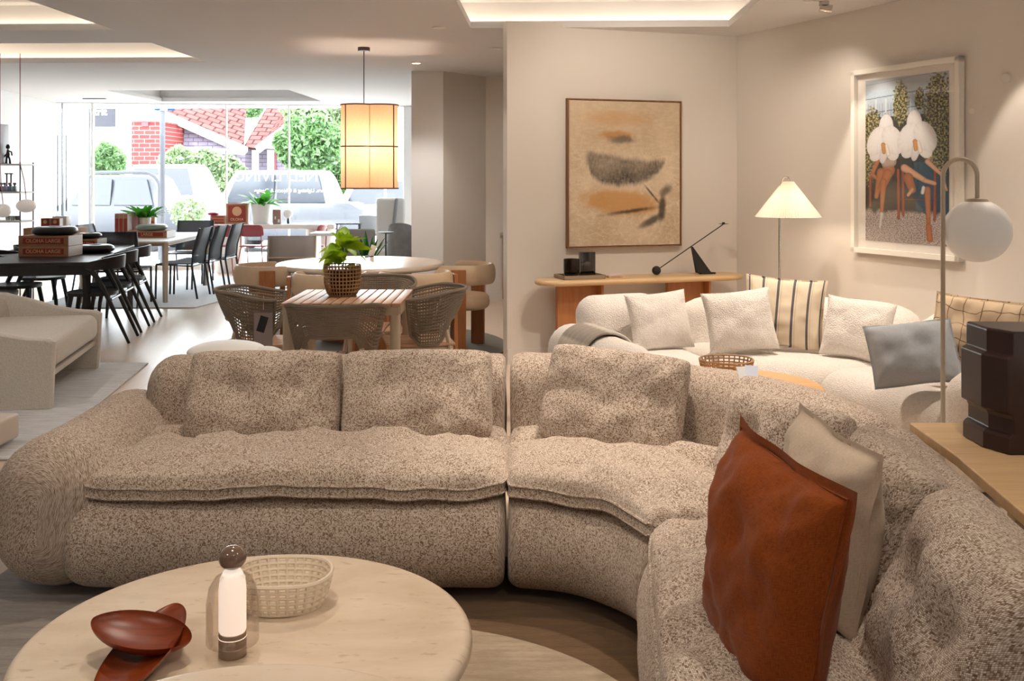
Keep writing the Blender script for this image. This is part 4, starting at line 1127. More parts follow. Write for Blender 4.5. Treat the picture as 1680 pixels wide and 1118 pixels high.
# ------------------------------------------------------------------ lamps
Yl = 7.25; lp = Vector((AW(1279, Yl), Yl, 0))
t = thing('floor_lamp', 'slim steel floor lamp with white pleated cone shade in the corner', 'floor lamp', lp)
m = M(); m.lathe([(0, .001), (.13, .001), (.13, .012), (.02, .018), (0, .018)], n=36); m.build('base', MT['chrome'], t)
sc = T(1293, 356, Yl) - lp; zb_, zt_ = sc.z, (T(1293, 298, Yl)).z
m = M(); m.cyl((0, 0, .015), (0, 0, zb_ + .06), .0085, n=14); m.build('pole', MT['chrome'], t)
m = M(); m.tube([(0, 0, zb_ + .03), (.0, 0, zt_ - .04), (.02, 0, zt_ + .015), (.04, 0, zt_ + .035), (sc.x, 0, zt_ + .03), (sc.x + .01, 0, zt_ + .0)], .006, 8); m.build('hook', MT['chrome'], t)
m = M(); P = []; npl = 96
for k in range(7):
    v = k / 6; r = .232 + (.038 - .232) * v; z = zb_ + (zt_ - zb_) * v
    P.append([(sc.x + (r + (.0045 if i % 2 else -.0035) * (1 - .6 * v)) * math.cos(i * 2 * PI / (npl * 2)), (r + (.0045 if i % 2 else -.0035) * (1 - .6 * v)) * math.sin(i * 2 * PI / (npl * 2)), z) for i in range(npl * 2)])
m.grid(P, cv=True)
sh = NT('pleated_shade'); tr = sh.n('ShaderNodeBsdfTranslucent'); tr.inputs[0].default_value = (.36, .30, .235, 1); mx = sh.n('ShaderNodeMixShader'); mx.inputs[0].default_value = .35
sh.set(Base_Color=srgb(238, 228, 212), Roughness=.8); sh.b.inputs['Emission Color'].default_value = (1, .84, .66, 1); sh.b.inputs['Emission Strength'].default_value = .05
sh.l(sh.b.outputs[0], mx.inputs[1]); sh.l(tr.outputs[0], mx.inputs[2]); sh.l(mx.outputs[0], sh.out.inputs[0])
m.build('lamp_shade', sh.m, t, smooth=False)
ld = bpy.data.lights.new('shade_bulb', 'POINT'); ld.energy = 5.5; ld.color = (1, .82, .64); ld.shadow_soft_size = .04
lo = bpy.data.objects.new('shade_bulb', ld); COL.objects.link(lo); lo.location = (lp.x + sc.x, lp.y, zb_ + .07)
# globe lamp
Yg = 3.85; lp = Vector((AW(1547, Yg), Yg, 0))
t = thing('floor_lamp', 'beige arched floor lamp with an opal glass globe in front of the right wall', 'floor lamp', lp)
m = M(); m.lathe([(0, .001), (.12, .001), (.12, .015), (.012, .022), (0, .022)], n=36); m.build('base', MT['cream_metal'], t)
gc = T(1603, 379, Yg); ztop = T(1577, 261, Yg).z; rr = (gc.x - lp.x) / 2 + .0
m = M(); pts = [(0, 0, .02), (0, 0, ztop - rr)] + [(rr - rr * math.cos(k * PI / 14), 0, ztop - rr + rr * math.sin(k * PI / 14)) for k in range(1, 15)] + [(2 * rr, 0, gc.z + .118)]
m.tube(pts, .0088, 10); m.build('pole', MT['cream_metal'], t)
m = M(); m.lathe([(.006, .127), (.036, .123), (.045, .112), (.0, .112)], (2 * rr, 0, gc.z), 28); m.build('globe_cap', MT['cream_metal'], t)
R_ = .121; m = M(); m.lathe([(0, -R_)] + [(R_ * math.sin(k * PI / 24) * 1.03, -R_ * math.cos(k * PI / 24)) for k in range(1, 24)] + [(0, R_)], (2 * rr, 0, gc.z), 48)
m.build('glass_globe', emit('opal_glass', (1, .92, .82, 1), .06, srgb(250, 247, 242)), t, sharp=80)

# oak sideboard behind the sofa and the dark carved sculpture
t = thing('sideboard', 'light oak tabletop behind the curve of the flecked sofa', 'side table', (1.95, 2.6, 0))
m = M(); m.prism([(1.27, 3.18), (2.7, 3.18), (2.7, 1.2), (1.06, 1.2), (1.14, 1.9), (1.20, 2.4), (1.25, 2.8)], .690, .722)
m.v = [(p[0] - 1.95, p[1] - 2.6, p[2]) for p in m.v]
m.build('tabletop', MT['oak'], t, smooth=False, bevel=.004)
for (x, y) in ((1.56, 3.06), (2.6, 3.06), (2.6, 1.3), (1.56, 1.3)): m = M(); m.box((x - 1.95, y - 2.6, .345), (.05, .05, .689)); m.build('leg', MT['oak'], t, smooth=False)
sc_ = Vector((1.64, 2.93, .723)); t = thing('carved_sculpture', 'dark brown totem sculpture with carved bites on the oak sideboard', 'sculpture', sc_, -.0)
lc = [(.0, .0), (.0, .055), (.012, .07), (.02, .085), (.012, .1), (.008, .115), (-.008, .128), (-.02, .14), (-.02, .245), (-.008, .26), (0, .27), (0, .352), (.014, .366)]
def sx(px, py): p = T(px, py, 2.86); return (p.x - sc_.x, p.z - sc_.z)
left = [sx(1618, 727), sx(1618, 702), sx(1622, 697), sx(1627, 694), sx(1627, 672), sx(1624, 665), sx(1615, 660), sx(1615, 573), sx(1620, 570), sx(1624, 568), sx(1624, 532), sx(1627, 529)]
x1_ = .16
outl = left + [(x1_, left[-1][1] - .004), (x1_, left[0][1])]
m = M(); y0_, y1_ = -.13, .0
vs = [(x, y0_, z) for x, z in outl] + [(x + .0, y1_, z) for x, z in outl]
n_ = len(outl)
# facetted: front face set back a little on the left so the lit side plane shows
vs = [(x + (.036 if x < .1 else 0), y0_, z) for x, z in outl] + [(x, y1_ - .05, z) for x, z in outl] + [(x, y1_ + .08, z) for x, z in outl]
fs = [tuple(range(n_ - 1, -1, -1))] + [(i, (i + 1) % n_, n_ + (i + 1) % n_, n_ + i) for i in range(n_)] + [(n_ + i, n_ + (i + 1) % n_, 2 * n_ + (i + 1) % n_, 2 * n_ + i) for i in range(n_)] + [tuple(range(2 * n_, 3 * n_))]
zmin = min(v[2] for v in vs); vs = [(x, y, z - zmin + .0005) for x, y, z in vs]
m.add(vs, fs); m.build('body', plain((46, 22, 20), .32, name='dark_oxblood_wood', vary=.4), t, smooth=False, bevel=.003)
m = M(); P = []
for i in range(14):
    a = i / 13; row = []
    z = .155 + .155 * a; w = .012 + .030 * math.sin(a * PI) * (1 + .45 * math.cos(a * 4 * PI))
    for j in range(5): row.append((.044 + w * j / 4 - .0, y0_ - .0008 - .006 * math.sin(j / 4 * PI), z))
    P.append(row)
m.grid(P, flip=True); m.build('carved_hollow', plain((92, 78, 76), .5, name='rough_bronze', bump=.8, bs=120), t)
# ================================================================== MIDDLE GROUND
# cream bench on the grey rug
t = thing('upholstered_bench', 'cream boucle low bench seat with slab side panels on the grey rug', 'bench', (-3.99, 7.0, 0), math.radians(11))
bw, bl = 1.9, 1.42   # local x = seating direction (front at +x), y = length
def slab(y0, y1):
    out = [(-.22, 0.013), (.88, 0.013), (.90, .44), (.86, .462), (.72, .475), (.55, .51), (.38, .565), (.20, .615), (0, .63), (-.18, .63), (-.22, .60)]
    m = M(); P = []
    for k, e in ((0, .012), (1, 0), (2, 0), (3, .012)):
        y = (y0, y0 + .012, y1 - .012, y1)[k]; P.append([(x * (1 - e), y, max(.0135, z - (e if z > .1 else 0))) for x, z in out])
    m.grid(P, cv=True, flip=True); n = len(out); m.add(P[0], [tuple(range(n))]); m.add(P[-1], [tuple(reversed(range(n)))])
    return m
slab(-.74, -.66).build('side_panel', MT['bench_boucle'], t, sharp=50); slab(.66, .74).build('side_panel', MT['bench_boucle'], t, sharp=50)
m = M(); m.rbox((.48, 0, .345), (.82, 1.31, .20), .07, n=5); m.build('seat_cushion', MT['bench_boucle'], t, sharp=80)
m = M(); m.box((.46, 0, .215), (.80, 1.318, .035)); m.build('seat_frame', plain((206, 196, 182), .7, name='pale_frame'), t, smooth=False)
m = M(); P = []
for i in range(15):
    a = i / 14; y = -.655 + 1.31 * a; k = (2 * a - 1) ** 2
    P.append([(x + .05 * k ** 2, y, z) for x, z in ((-.21, .15), (.12, .15), (.20, .36), (.18, .54), (.12, .62), (-.02, .65), (-.18, .64))])
m.grid(P, cv=True); m.add(P[0], [tuple(reversed(range(7)))]); m.add(P[-1], [tuple(range(7))]); m.build('backrest', MT['bench_boucle'], t, sharp=60, sub=1)
m = M(); m.rbox((-2.93, 5.55, .10), (.25, .25, .14), .02); tag(m.build('display_plinth', plain((226, 214, 200), .5, name='pale_plinth'), origin=(-2.93, 5.55, 0)), 'corner of a small pale low plinth at the left edge of the photo', 'plinth')

# ---------- chairs (front = +y)
def wood_chair(label, group=None):
    t = thing('dining_chair', label, 'chair', group=group); W = MT['blackwood']
    m = M(); P = []
    for i in range(13):
        u = math.sin((i / 12 - .5) * PI); row = []
        for j in range(13):
            v = math.sin((j / 12 - .5) * PI); x = .225 * u * math.sqrt(1 - v * v * .38); y = .03 + .22 * v * math.sqrt(1 - u * u * .38); row.append((x, y, .462 - .014 * (1 - u * u) * (1 - v * v)))
        P.append(row)
    m.grid(P); P2 = [[(x * .97, y, .432) for x, y, z in r] for r in P]; m.grid(P2, flip=True)
    rim = [P[0][j] for j in range(13)] + [P[i][12] for i in range(1, 13)] + [P[12][j] for j in range(11, -1, -1)] + [P[i][0] for i in range(11, 0, -1)]
    m.grid([rim, [(x * .985, y, .445) for x, y, z in rim], [(x * .97, y, .432) for x, y, z in rim]], cv=True); m.build('seat', W, t)
    for s in (-1, 1):
        m = M(); m.tube([(s * .165, .18, .435), (s * .19, .215, .22), (s * .205, .235, 0)], [.023, .020, .013], 8); m.build('leg', W, t)
    for s in (-1, 1):
        m = M(); m.tube([(s * .215, -.33, 0), (s * .222, -.20, .30), (s * .228, -.115, .50), (s * .238, -.05, .62), (s * .245, .0, .675), (s * .247, .04, .69)], [.013, .019, .022, .025, .024, .015], 8); m.build('leg', W, t)
    m = M(); P = []
    for i in range(21):
        a = PI * (1.0 + i / 20) + 0; k = abs(i / 10 - 1); x = .25 * math.cos(a) * 1.0; y = .05 + .29 * math.sin(a)
        hh = .035 + .025 * (1 - k ** 2); zc = .705 + .035 * (1 - k ** 2); th = .011
        nx, ny = math.cos(a), math.sin(a)
        P.append([(x + nx * th, y + ny * th, zc - hh), (x + nx * (th + .008), y + ny * (th + .008), zc + hh), (x - nx * th * .3, y - ny * th * .3, zc + hh), (x - nx * th, y - ny * th, zc - hh)])
    m.grid(P, cv=True, flip=True); m.add(P[0], [(3, 2, 1, 0)]); m.add(P[-1], [(0, 1, 2, 3)]); m.build('backrest', W, t, sharp=50)
    m = M(); m.tube([(-.2, -.17, .40), (.2, -.17, .40)], .012, 6); m.build('seat_rail', W, t)
    return t
def sling_chair(label, frame, sling, hb=.89, back=None):
    t = thing('sling_chair', label, 'chair')
    for s in (-1, 1):
        m = M(); m.tube([(s * .26, -.27, 0), (s * .26, -.20, .42), (s * .26, -.215, .60), (s * .26, -.30, hb)], .0135, 6, sq=(1, .8)); m.build('leg', frame, t)
        m = M(); m.tube([(s * .26, .25, 0), (s * .26, .24, .44)], .0135, 6); m.build('leg', frame, t)
    m = M(); m.tube([(-.26, .24, .44), (.26, .24, .44), (.26, -.2, .42), (-.26, -.2, .42)], .012, 6, closed=True); m.tube([(-.26, -.215, .62), (.26, -.215, .62)], .010, 6); m.build('seat_frame', frame, t)
    m = M(); m.box((0, .02, .444), (.50, .43, .012)); m.build('seat', sling, t, smooth=False)
    m = M(); pts = [(-.20, .46), (-.212, .60), (-.25, .72), (-.297, hb)]; P = [[(x, y - .02 * (1 - (x / .26) ** 2), z) for x in (-.25, -.12, 0, .12, .25)] for y, z in pts]; m.grid(P); m.build('backrest', back or sling, t, solid=.006)
    return t
def red_chair(label):
    t = thing('school_chair', label, 'chair'); R = MT['red_metal']
    m = M(); P = []
    for i in range(9):
        u = -1 + i / 4; row = []
        for j in range(7):
            v = -1 + j / 3; z = .70 + .09 * v; w = .19 - (.02 if abs(v) > .9 else 0); row.append((w * u, -.20 - .03 * (1 - u * u) - .03 * v, z - (.012 if abs(u) > .9 and abs(v) > .9 else 0) * v))
        P.append(row)
    m.grid(P); m.build('backrest', R, t, solid=.012)
    m = M(); P = [[(.20 * (-1 + i / 4), -.17 + .40 * j / 6, .455 + (.012 * (j / 6) if j < 5 else -.006)) for j in range(7)] for i in range(9)]; m.grid(P); m.build('seat', R, t, solid=.012)
    for s in (-1, 1):
        m = M(); m.tube([(s * .215, -.30, 0), (s * .165, -.20, .44), (s * .155, -.22, .74)], .0095, 6); m.build('leg', R, t)
        m = M(); m.tube([(s * .20, .25, 0), (s * .17, .12, .44), (s * .17, -.16, .44)], .0095, 6); m.build('leg', R, t)
    return t
def rope_chair(label):
    t = thing('rope_armchair', label, 'chair')
    def S(u, v):   # u 0..1 from right front round the back to left front
        a = (u - .5) * math.radians(232); k = abs(u - .5) * 2
        top = .785 - .05 * sm(.4, 1.0, k); bot = .60 - .16 * sm(.28, .62, k) + .06 * sm(.85, 1, k)
        r = .215 + .075 * v ** .8; z = bot + (top - bot) * v
        return Vector((r * 1.0 * math.sin(a), -r * math.cos(a) * 1.0 + .02, z))
    m = M()
    for j in range(15): m.tube([S(i / 44, j / 15) for i in range(45)], .0058, 4, cap=False)
    for i in range(1, 56): m.tube([S(i / 56, k / 5) for k in range(6)], .0032, 4, cap=False)
    m.build('woven_shell', MT['rope'], t)
    m = M(); m.tube([S(0, k / 8) for k in range(9)] + [S(i / 44, 1) for i in range(1, 44)] + [S(1, 1 - k / 8) for k in range(9)] + [S(1 - i / 44, 0) for i in range(1, 44)], .0115, 7, closed=True); m.build('rim', MT['rope'], t)
    m = M(); m.rbox((0, .04, .415), (.40, .40, .03), .014); m.build('seat_frame', MT['cream_metal'], t)
    m = M()
    for k in range(7): m.rbox((-.18 + .06 * k, .05, .440), (.052, .44, .018), .005)
    m.build('slatted_seat', MT['teak'], t)
    for s in (-1, 1):
        m = M(); m.tube([S(.5 + s * .22, 0), (s * .20, -.14, .40), (s * .215, -.19, .2), (s * .25, -.25, 0)], .015, 8); m.build('leg', MT['cream_metal'], t)
        m = M(); m.tube([(s * .17, .2, .41), (s * .20, .24, .2), (s * .225, .27, 0)], .015, 8); m.build('leg', MT['cream_metal'], t)
    return t
def band_chair(label):
    t = thing('dining_armchair', label, 'chair'); B = MT['beige_leather']
    def arc(r, z, a0, a1, n=26): return [(r * math.sin(a0 + (a1 - a0) * i / n), -r * math.cos(a0 + (a1 - a0) * i / n) + .03, z) for i in range(n + 1)]
    A = math.radians(118); m = M()
    pts = arc(.275, .665, -A, A); m.tube(pts, [.035] + [.05] * (len(pts) - 2) + [.035], 14, sq=(.62, 1.75)); m.build('back_band', B, t)
    m = M(); m.lathe([(0, .36), (.225, .36), (.25, .385), (.255, .42), (.25, .46), (.225, .485), (0, .49)], (0, .03, 0), 36); m.build('seat_cushion', B, t, sharp=60)
    for s in (-1, 1):
        m = M(); m.box((0, 0, .36), (.030, .13, .72)); m.xform(Matrix.Translation((s * .315, .02 - .06, 0)) @ Matrix.Rotation(-s * .25, 4, 'Z')); m.build('leg', MT['plank'], t, smooth=False, bevel=.005)
        m = M(); m.box((0, 0, .33), (.022, .045, .66)); m.xform(Matrix.Translation((s * .292, .19, 0))); m.build('leg', MT['chrome'] if s > 0 else MT['plank'], t, smooth=False)
    m = M(); m.tube([(-.30, .0, .345), (.30, .0, .345)], .012, 6); m.build('seat_rail', MT['blackmatte'], t)
    return t

# ---------- black dining table and chairs
bt = Vector((-4.62, 10.06, 0)); br_ = math.radians(12)
t = thing('dining_table', 'long black stained oak dining table on the left', 'dining table', bt, br_)
m = M(); m.box((0, 0, .737), (1.15, 2.42, .026)); m.build('tabletop', MT['blackwood'], t, smooth=False, bevel=.004)
m = M()
for (x, y, w, d) in ((0, -1.19, 1.10, .03), (0, 1.19, 1.10, .03), (-.545, 0, .03, 2.34), (.545, 0, .03, 2.34)): m.box((x, y, .678), (w, d, .09))
m.build('apron', MT['blackwood'], t, smooth=False)
for sx_ in (-1, 1):
    for sy in (-1, 1):
        m = M(); m.tube([(sx_ * .525, sy * 1.16, .722), (sx_ * .53, sy * 1.165, .6), (sx_ * .535, sy * 1.17, 0)], [.05, .036, .028], 4); m.build('leg', MT['blackwood'], t, smooth=False)
bc0 = wood_chair('black wooden chair nearest the camera on the right of the black table')
wc = [((-3.86, 9.24), PI / 2 + .18, None), ((-3.98, 9.87), PI / 2 + .18, 'black wooden chair in the middle of the right side of the black table'), ((-4.10, 10.56), PI / 2 + .18, 'farthest black wooden chair on the right of the black table'),
      ((-4.82, 9.15), -PI / 2 + .15, 'black wooden chair at the left photo edge, lowest of three round seats'), ((-4.93, 9.85), -PI / 2 + .15, 'black wooden chair on the left of the black table, middle of three seats'), ((-5.05, 10.65), -PI / 2 + .15, 'black wooden chair on the left of the black table, farthest of three seats')]
bc0.location = (wc[0][0][0], wc[0][0][1], 0); bc0.rotation_euler[2] = wc[0][1]
for (xy, rz, lb) in wc[1:]: dup(bc0, (xy[0], xy[1], 0), rz, lb)

def display_box(name, label, p, w, d, h, text, rz=0, plainside=False, circle=False, tw=.7):
    t = thing(name, label, 'box', p, rz)
    m = M(); m.rbox((0, 0, h / 2), (w, d, h), .002, n=1); m.build('carton', MT['kraft'], t)
    m = M(); m.box((0, -d / 2 - .0012, h * .5), (w * .82, .0016, h * (.58 if not circle else .82))); lab = m.build('printed_label', MT['labelred'], t, smooth=False)
    if circle:
        m = M(); m.cyl((0, -d / 2 - .0015, h * .62), (0, -d / 2 - .0035, h * .62), w * .22, n=28); m.build('printed_disc', MT['lettering'], lab)
    if text:
        tm = text_mesh(text, .05, .0006, bold=.0012); stand_text(tm, (0, -d / 2 - .0032, h * (.5 if not circle else .22)), (1, 0, 0), width=w * tw); tm.build('lettering', MT['lettering'], lab, smooth=False)
    m = M(); m.box((w / 2 + .0012, 0, h / 2), (.0016, d * .98, h * .96)); m.build('white_sleeve', MT['white'], t, smooth=False)
    return t
def donut(label, c, R, hh, mat='black', name='donut_vase'):
    t = thing(name, label, 'vase', c); m = M(); r = hh / 2
    m.lathe([(0, .001), (R * .55, .001)] + [(R - r * 1.5 + r * 1.5 * math.cos(a), r + r * math.sin(a)) for a in [-PI / 2 + k * PI / 12 for k in range(1, 13)]] + [(R * .30, hh * .97), (R * .22, hh * .7), (0, hh * .5)], (0, 0, 0), 48)
    m.build('body', MT[mat] if isinstance(mat, str) else mat, t, sharp=60); return t
TB = .751
g = G(71, 421.5, TB); bx1 = Vector((g.x, g.y + .16, TB))
display_box('display_box', 'OLOHA LARGE carton at the bottom of the pair on the black table', bx1, .48, .32, .10, 'OLOHA LARGE')
display_box('display_box', 'OLOHA LARGE carton stacked on its twin under the big black vase', bx1 + Vector((0, 0, .1015)), .48, .32, .10, 'OLOHA LARGE')
donut('large flat black ring vase on the OLOHA LARGE cartons', bx1 + Vector((.04, 0, .2035)), .21, .082)
g = G(140, 406, TB); b2_ = Vector((g.x - .01, g.y + .14, TB)); display_box('display_box', 'OLOHA SMALL carton on the black table behind the lone black vase', b2_, .27, .26, .09, 'OLOHA SMALL')
donut('small flat black ring vase on the OLOHA SMALL carton', b2_ + Vector((-.005, 0, .092)), .132, .06)
g = G(147, 416, TB); donut('black ring vase lying directly on the black tabletop', (g.x, g.y + .14, TB), .185, .08)
for k, (px, lb) in enumerate(((77, 'tiny brown printed box left of its twin above the large black vase'), (93, 'tiny brown printed box right of its twin above the large black vase'))):
    p = T(px, 373, 11.2); display_box('gift_box', lb, (p.x, p.y, .955), .10, .08, .105, None, circle=True)
m = M(); m.rbox((0, 0, .06), (.16, .12, .12), .003, n=1); p = T(101, 373, 11.4); tag(m.build('gift_box', MT['white'], loc=(p.x, p.y, .955)), 'plain white box behind the tiny brown printed boxes', 'box')
m = M(); m.rbox((0, 0, .10), (.55, .40, .20), .003, n=1); p = T(92, 380, 11.3); o = m.build('plinth_box', MT['kraft'], loc=(p.x, p.y, TB)); tag(o, 'brown carton hidden behind the OLOHA LARGE pair', 'box')

# ---------- white table and sling chairs
wt = Vector((-4.72, 12.95, 0)); t = thing('dining_table', 'long white dining table with slim legs near the shop window', 'dining table', wt, math.radians(3))
m = M(); m.box((0, 0, .742), (1.08, 2.1, .022)); m.build('tabletop', MT['white'], t, smooth=False, bevel=.003)
m = M()
for (x, y, w, d) in ((0, -1.0, 1.0, .025), (0, 1.0, 1.0, .025), (-.50, 0, .025, 2.0), (.50, 0, .025, 2.0)): m.box((x, y, .712), (w, d, .035))
m.build('apron', MT['cream_metal'], t, smooth=False)
for sx_ in (-1, 1):
    for sy in (-1, 1): m = M(); m.tube([(sx_ * .49, sy * .98, .73), (sx_ * .49, sy * .98, 0)], [.04, .03], 4); m.build('leg', MT['cream_metal'], t, smooth=False)
sc0 = sling_chair('charcoal sling chair at the near end of the white table, back toward us', MT['darkframe'], MT['sling'], back=MT['sling_mesh'])
sc0.location = (-4.62, 11.80, 0); sc0.rotation_euler[2] = .05
for (x, y, rz, lb) in ((-4.00 - .27 + .10, 12.60, PI / 2, 'charcoal sling chair on the right of the white table, nearest of three'), (-4.12, 13.12, PI / 2, 'charcoal sling chair on the right of the white table, middle of three'), (-4.06, 13.66, PI / 2, 'charcoal sling chair on the right of the white table, farthest of three'),
                       (-5.42, 12.60, -PI / 2, 'charcoal sling chair on the left side of the white table'), (-5.45, 13.4, -PI / 2, 'farther charcoal sling chair on the left side of the white table'), (-4.65, 14.35, PI, 'charcoal sling chair at the window end of the white table')):
    dup(sc0, (x, y, 0), rz, lb)
TW = .754
for k, px in enumerate((197.5, 204.5, 211.5)):
    p = T(px, 384, 12.95); display_box('book_box', ['striped brown box standing upright, leftmost of three on the white table', 'striped brown box standing upright, middle of three on the white table', 'striped brown box standing upright next to the white glossy box'][k], (p.x, p.y, TW), .052, .24, .30, None)
p = T(221, 384, 13.1); m = M(); m.rbox((0, 0, .14), (.11, .22, .28), .002, n=1); tag(m.build('book_box', plain((196, 150, 150), .3, name='pink_box'), loc=(p.x, p.y, TW)), 'glossy pink and white box beside the potted plant on the white table', 'box')
p = T(249, 384, 12.75); display_box('display_box', 'OLOHA LARGE carton under the sage green dish on the white table', (p.x, p.y, TW), .50, .34, .09, 'LARGE', tw=.3)
donut('sage green flat dish on the white table', (p.x, p.y, TW + .092), .195, .075, plain((132, 148, 138), .3, name='sage_glaze'), 'flat_dish')
p = T(250, 366, 13.35); display_box('gift_box', 'small red box behind the sage green dish', (p.x, p.y, TW), .09, .09, .24, None)
def pot_plant(label, c, rp, hp, potmat, leafmat, n, L, w, seed=0, spread=.9, droop=.5, up=.5, name='potted_plant', lift=0):
    random.seed(seed); t = thing(name, label, 'potted plant', c)
    if potmat is not None:
        m = M(); m.lathe([(0, .001), (rp * .82, .001), (rp, hp), (rp * .92, hp), (rp * .8, hp * .85), (0, hp * .85)], n=28); m.build('pot', potmat, t)
    m = M()
    for i in range(n):
        a = i * 2.399 + random.random() * .5; el = up + (1 - i / n) * spread * random.uniform(.6, 1.1)
        d = Vector((math.cos(a) * math.cos(el), math.sin(a) * math.cos(el), math.sin(el)))
        leaf(m, (math.cos(a) * rp * .25, math.sin(a) * rp * .25, hp * .85 + lift), d, L * random.uniform(.7, 1.1), w * random.uniform(.8, 1.1), droop * random.uniform(.6, 1.3), .25, twist=random.uniform(-.5, .5))
    m.build('foliage', leafmat, t); return t
p = T(237, 384, 13.15); pot_plant('bright green leafy plant in a white pot on the white dining table', (p.x, p.y, TW), .085, .24, MT['white'], MT['green'], 34, .36, .048, 3, droop=.35, up=.5, spread=.9)

# ---------- round dining table, beige chairs, pendant
t = thing('dining_table', 'large round stone-topped dining table under the rattan pendant', 'dining table', (-1.36, 8.94, 0))
m = M(); h = .02
m.lathe([(0, .700), (.68, .700)] + [(.72 + .03 * math.cos(a), .728 + .025 * math.sin(a)) for a in [(-PI / 2) + k * PI / 8 for k in range(9)]] + [(0, .7535)], n=96); m.build('tabletop', plain((224, 208, 190), .22, name='pale_stone_top', vary=.04), t, sharp=50)
for k in range(3):
    a = k * 2 * PI / 3 + .5; m = M(); m.box((.26 * math.cos(a), .26 * math.sin(a), .356), (.34, .06, .687), rz=a); m.build('leg', MT['plank'], t, smooth=False)
ac0 = band_chair('beige leather armchair left of the round table')
bcs = [((-2.13, 8.62), None), ((-1.44, 7.86), 'beige leather armchair in front of the round table, behind the basket plant'), ((-.76, 7.96), 'beige leather armchair between the round table and the right rope chair'), ((-.42, 8.72), 'beige leather armchair right of the round table by the column')]
for k, (xy, lb) in enumerate(bcs):
    rz = math.atan2(8.94 - xy[1], -1.36 - xy[0]) - PI / 2
    if k == 0: ac0.location = (xy[0], xy[1], 0.012); ac0.rotation_euler[2] = rz
    else: dup(ac0, (xy[0], xy[1], 0.012), rz, lb)
gs = sling_chair('pale grey sling chair behind the round table', MT['cream_metal'], MT['greysling'], .86); gs.location = (AW(474, 10.9), 10.9, 0); gs.rotation_euler[2] = PI + .1
# sign on the round table
p = T(606, 424, 9.5); t = thing('price_sign', 'small white price card in a stand on the round table', 'price card', (p.x, p.y, .755), .3)
m = M(); m.rbox((0, 0, .006), (.085, .03, .012), .002); m.build('base', MT['black'], t)
m = M(); m.box((.03, .0, .062), (.055, .003, .105), rot=Matrix.Rotation(.35, 3, 'Y')); m.build('card', MT['white'], t, smooth=False)
# pendant
pc_ = Vector((AW(597, 9.45), 9.45, CZ)); t = thing('pendant_lamp', 'lit cloverleaf pendant lamp of woven tan panels hanging from the ceiling', 'pendant lamp', pc_)
m = M(); m.lathe([(0, 0), (.058, 0), (.058, -.035), (0, -.036)], n=32); m.build('canopy', plain((84, 66, 58), .4, name='bronze_canopy'), t)
zT = H + (HZ - 174) / F * 9.45 - CZ; zB = H + (HZ - 309) / F * 9.45 - CZ
m = M(); m.cyl((0, 0, -.03), (0, 0, zT - .0), .0045, n=8); m.build('cable', MT['blackmatte'], t)
cx0 = AW(606.5, 9.45) - pc_.x; rot0 = math.radians(8)
def clover(a, k=0): # outline radius of four overlapping circles
    best = 0
    for q in range(4):
        c = rot0 + PI / 4 + q * PI / 2 + PI / 4 * 0; d = a - c; cd = .150; R = .160
        s_ = R * R - (cd * math.sin(d)) ** 2
        if s_ > 0: best = max(best, cd * math.cos(d) + math.sqrt(s_))
    return best + k
def cl_pt(a, z, k=0): r = clover(a, k); return Vector((cx0 + r * math.cos(a), r * math.sin(a), z))
sm_ = NT('woven_shade'); sm_.set(Base_Color=srgb(216, 172, 128), Roughness=.8); tc_ = sm_.coord('UV', (6, 500, 1)); nn = sm_.noise(tc_, 1, 3)
tc2 = sm_.coord('UV', (500, 40, 1)); n2_ = sm_.noise(tc2, 1, 2); ff = sm_.math('MULTIPLY', sm_.math('ADD', nn, n2_), .5)
cr = sm_.ramp(ff, [(.3, srgb(222, 184, 146)), (.7, srgb(242, 212, 178))]); sm_.l(cr, sm_.b.inputs['Base Color'])
tr = sm_.n('ShaderNodeBsdfTranslucent'); sm_.l(cr, tr.inputs[0]); mx = sm_.n('ShaderNodeMixShader'); mx.inputs[0].default_value = .5; sm_.l(sm_.b.outputs[0], mx.inputs[1]); sm_.l(tr.outputs[0], mx.inputs[2]); sm_.l(mx.outputs[0], sm_.out.inputs[0])
NA = 96; m = M(); m.grid([[cl_pt(i * 2 * PI / NA, zB + (zT - zB) * k / 8) for i in range(NA)] for k in range(9)], cv=True)
m.build('lamp_shade', sm_.m, t, sharp=25)
RB = plain((122, 84, 58), .5, name='brown_leather_trim'); m = M()
for z in (zT, (zT + zB) / 2, zB): m.tube([cl_pt(i * 2 * PI / NA, z, .002) for i in range(NA)], .0065, 5, closed=True)
for q in range(8):
    a = rot0 + q * PI / 4
    m.tube([cl_pt(a, zB, .002 if q % 2 else -.0), cl_pt(a, zT, .002 if q % 2 else -.0)], .0065 if q % 2 else .003, 5)
m.build('trim_ribs', RB, t)
ld = bpy.data.lights.new('pendant_bulb', 'POINT'); ld.energy = 19; ld.color = (1, .80, .62); ld.shadow_soft_size = .08
lo = bpy.data.objects.new('pendant_bulb', ld); COL.objects.link(lo); lo.location = (pc_.x + cx0, pc_.y, CZ + (zT + zB) / 2)

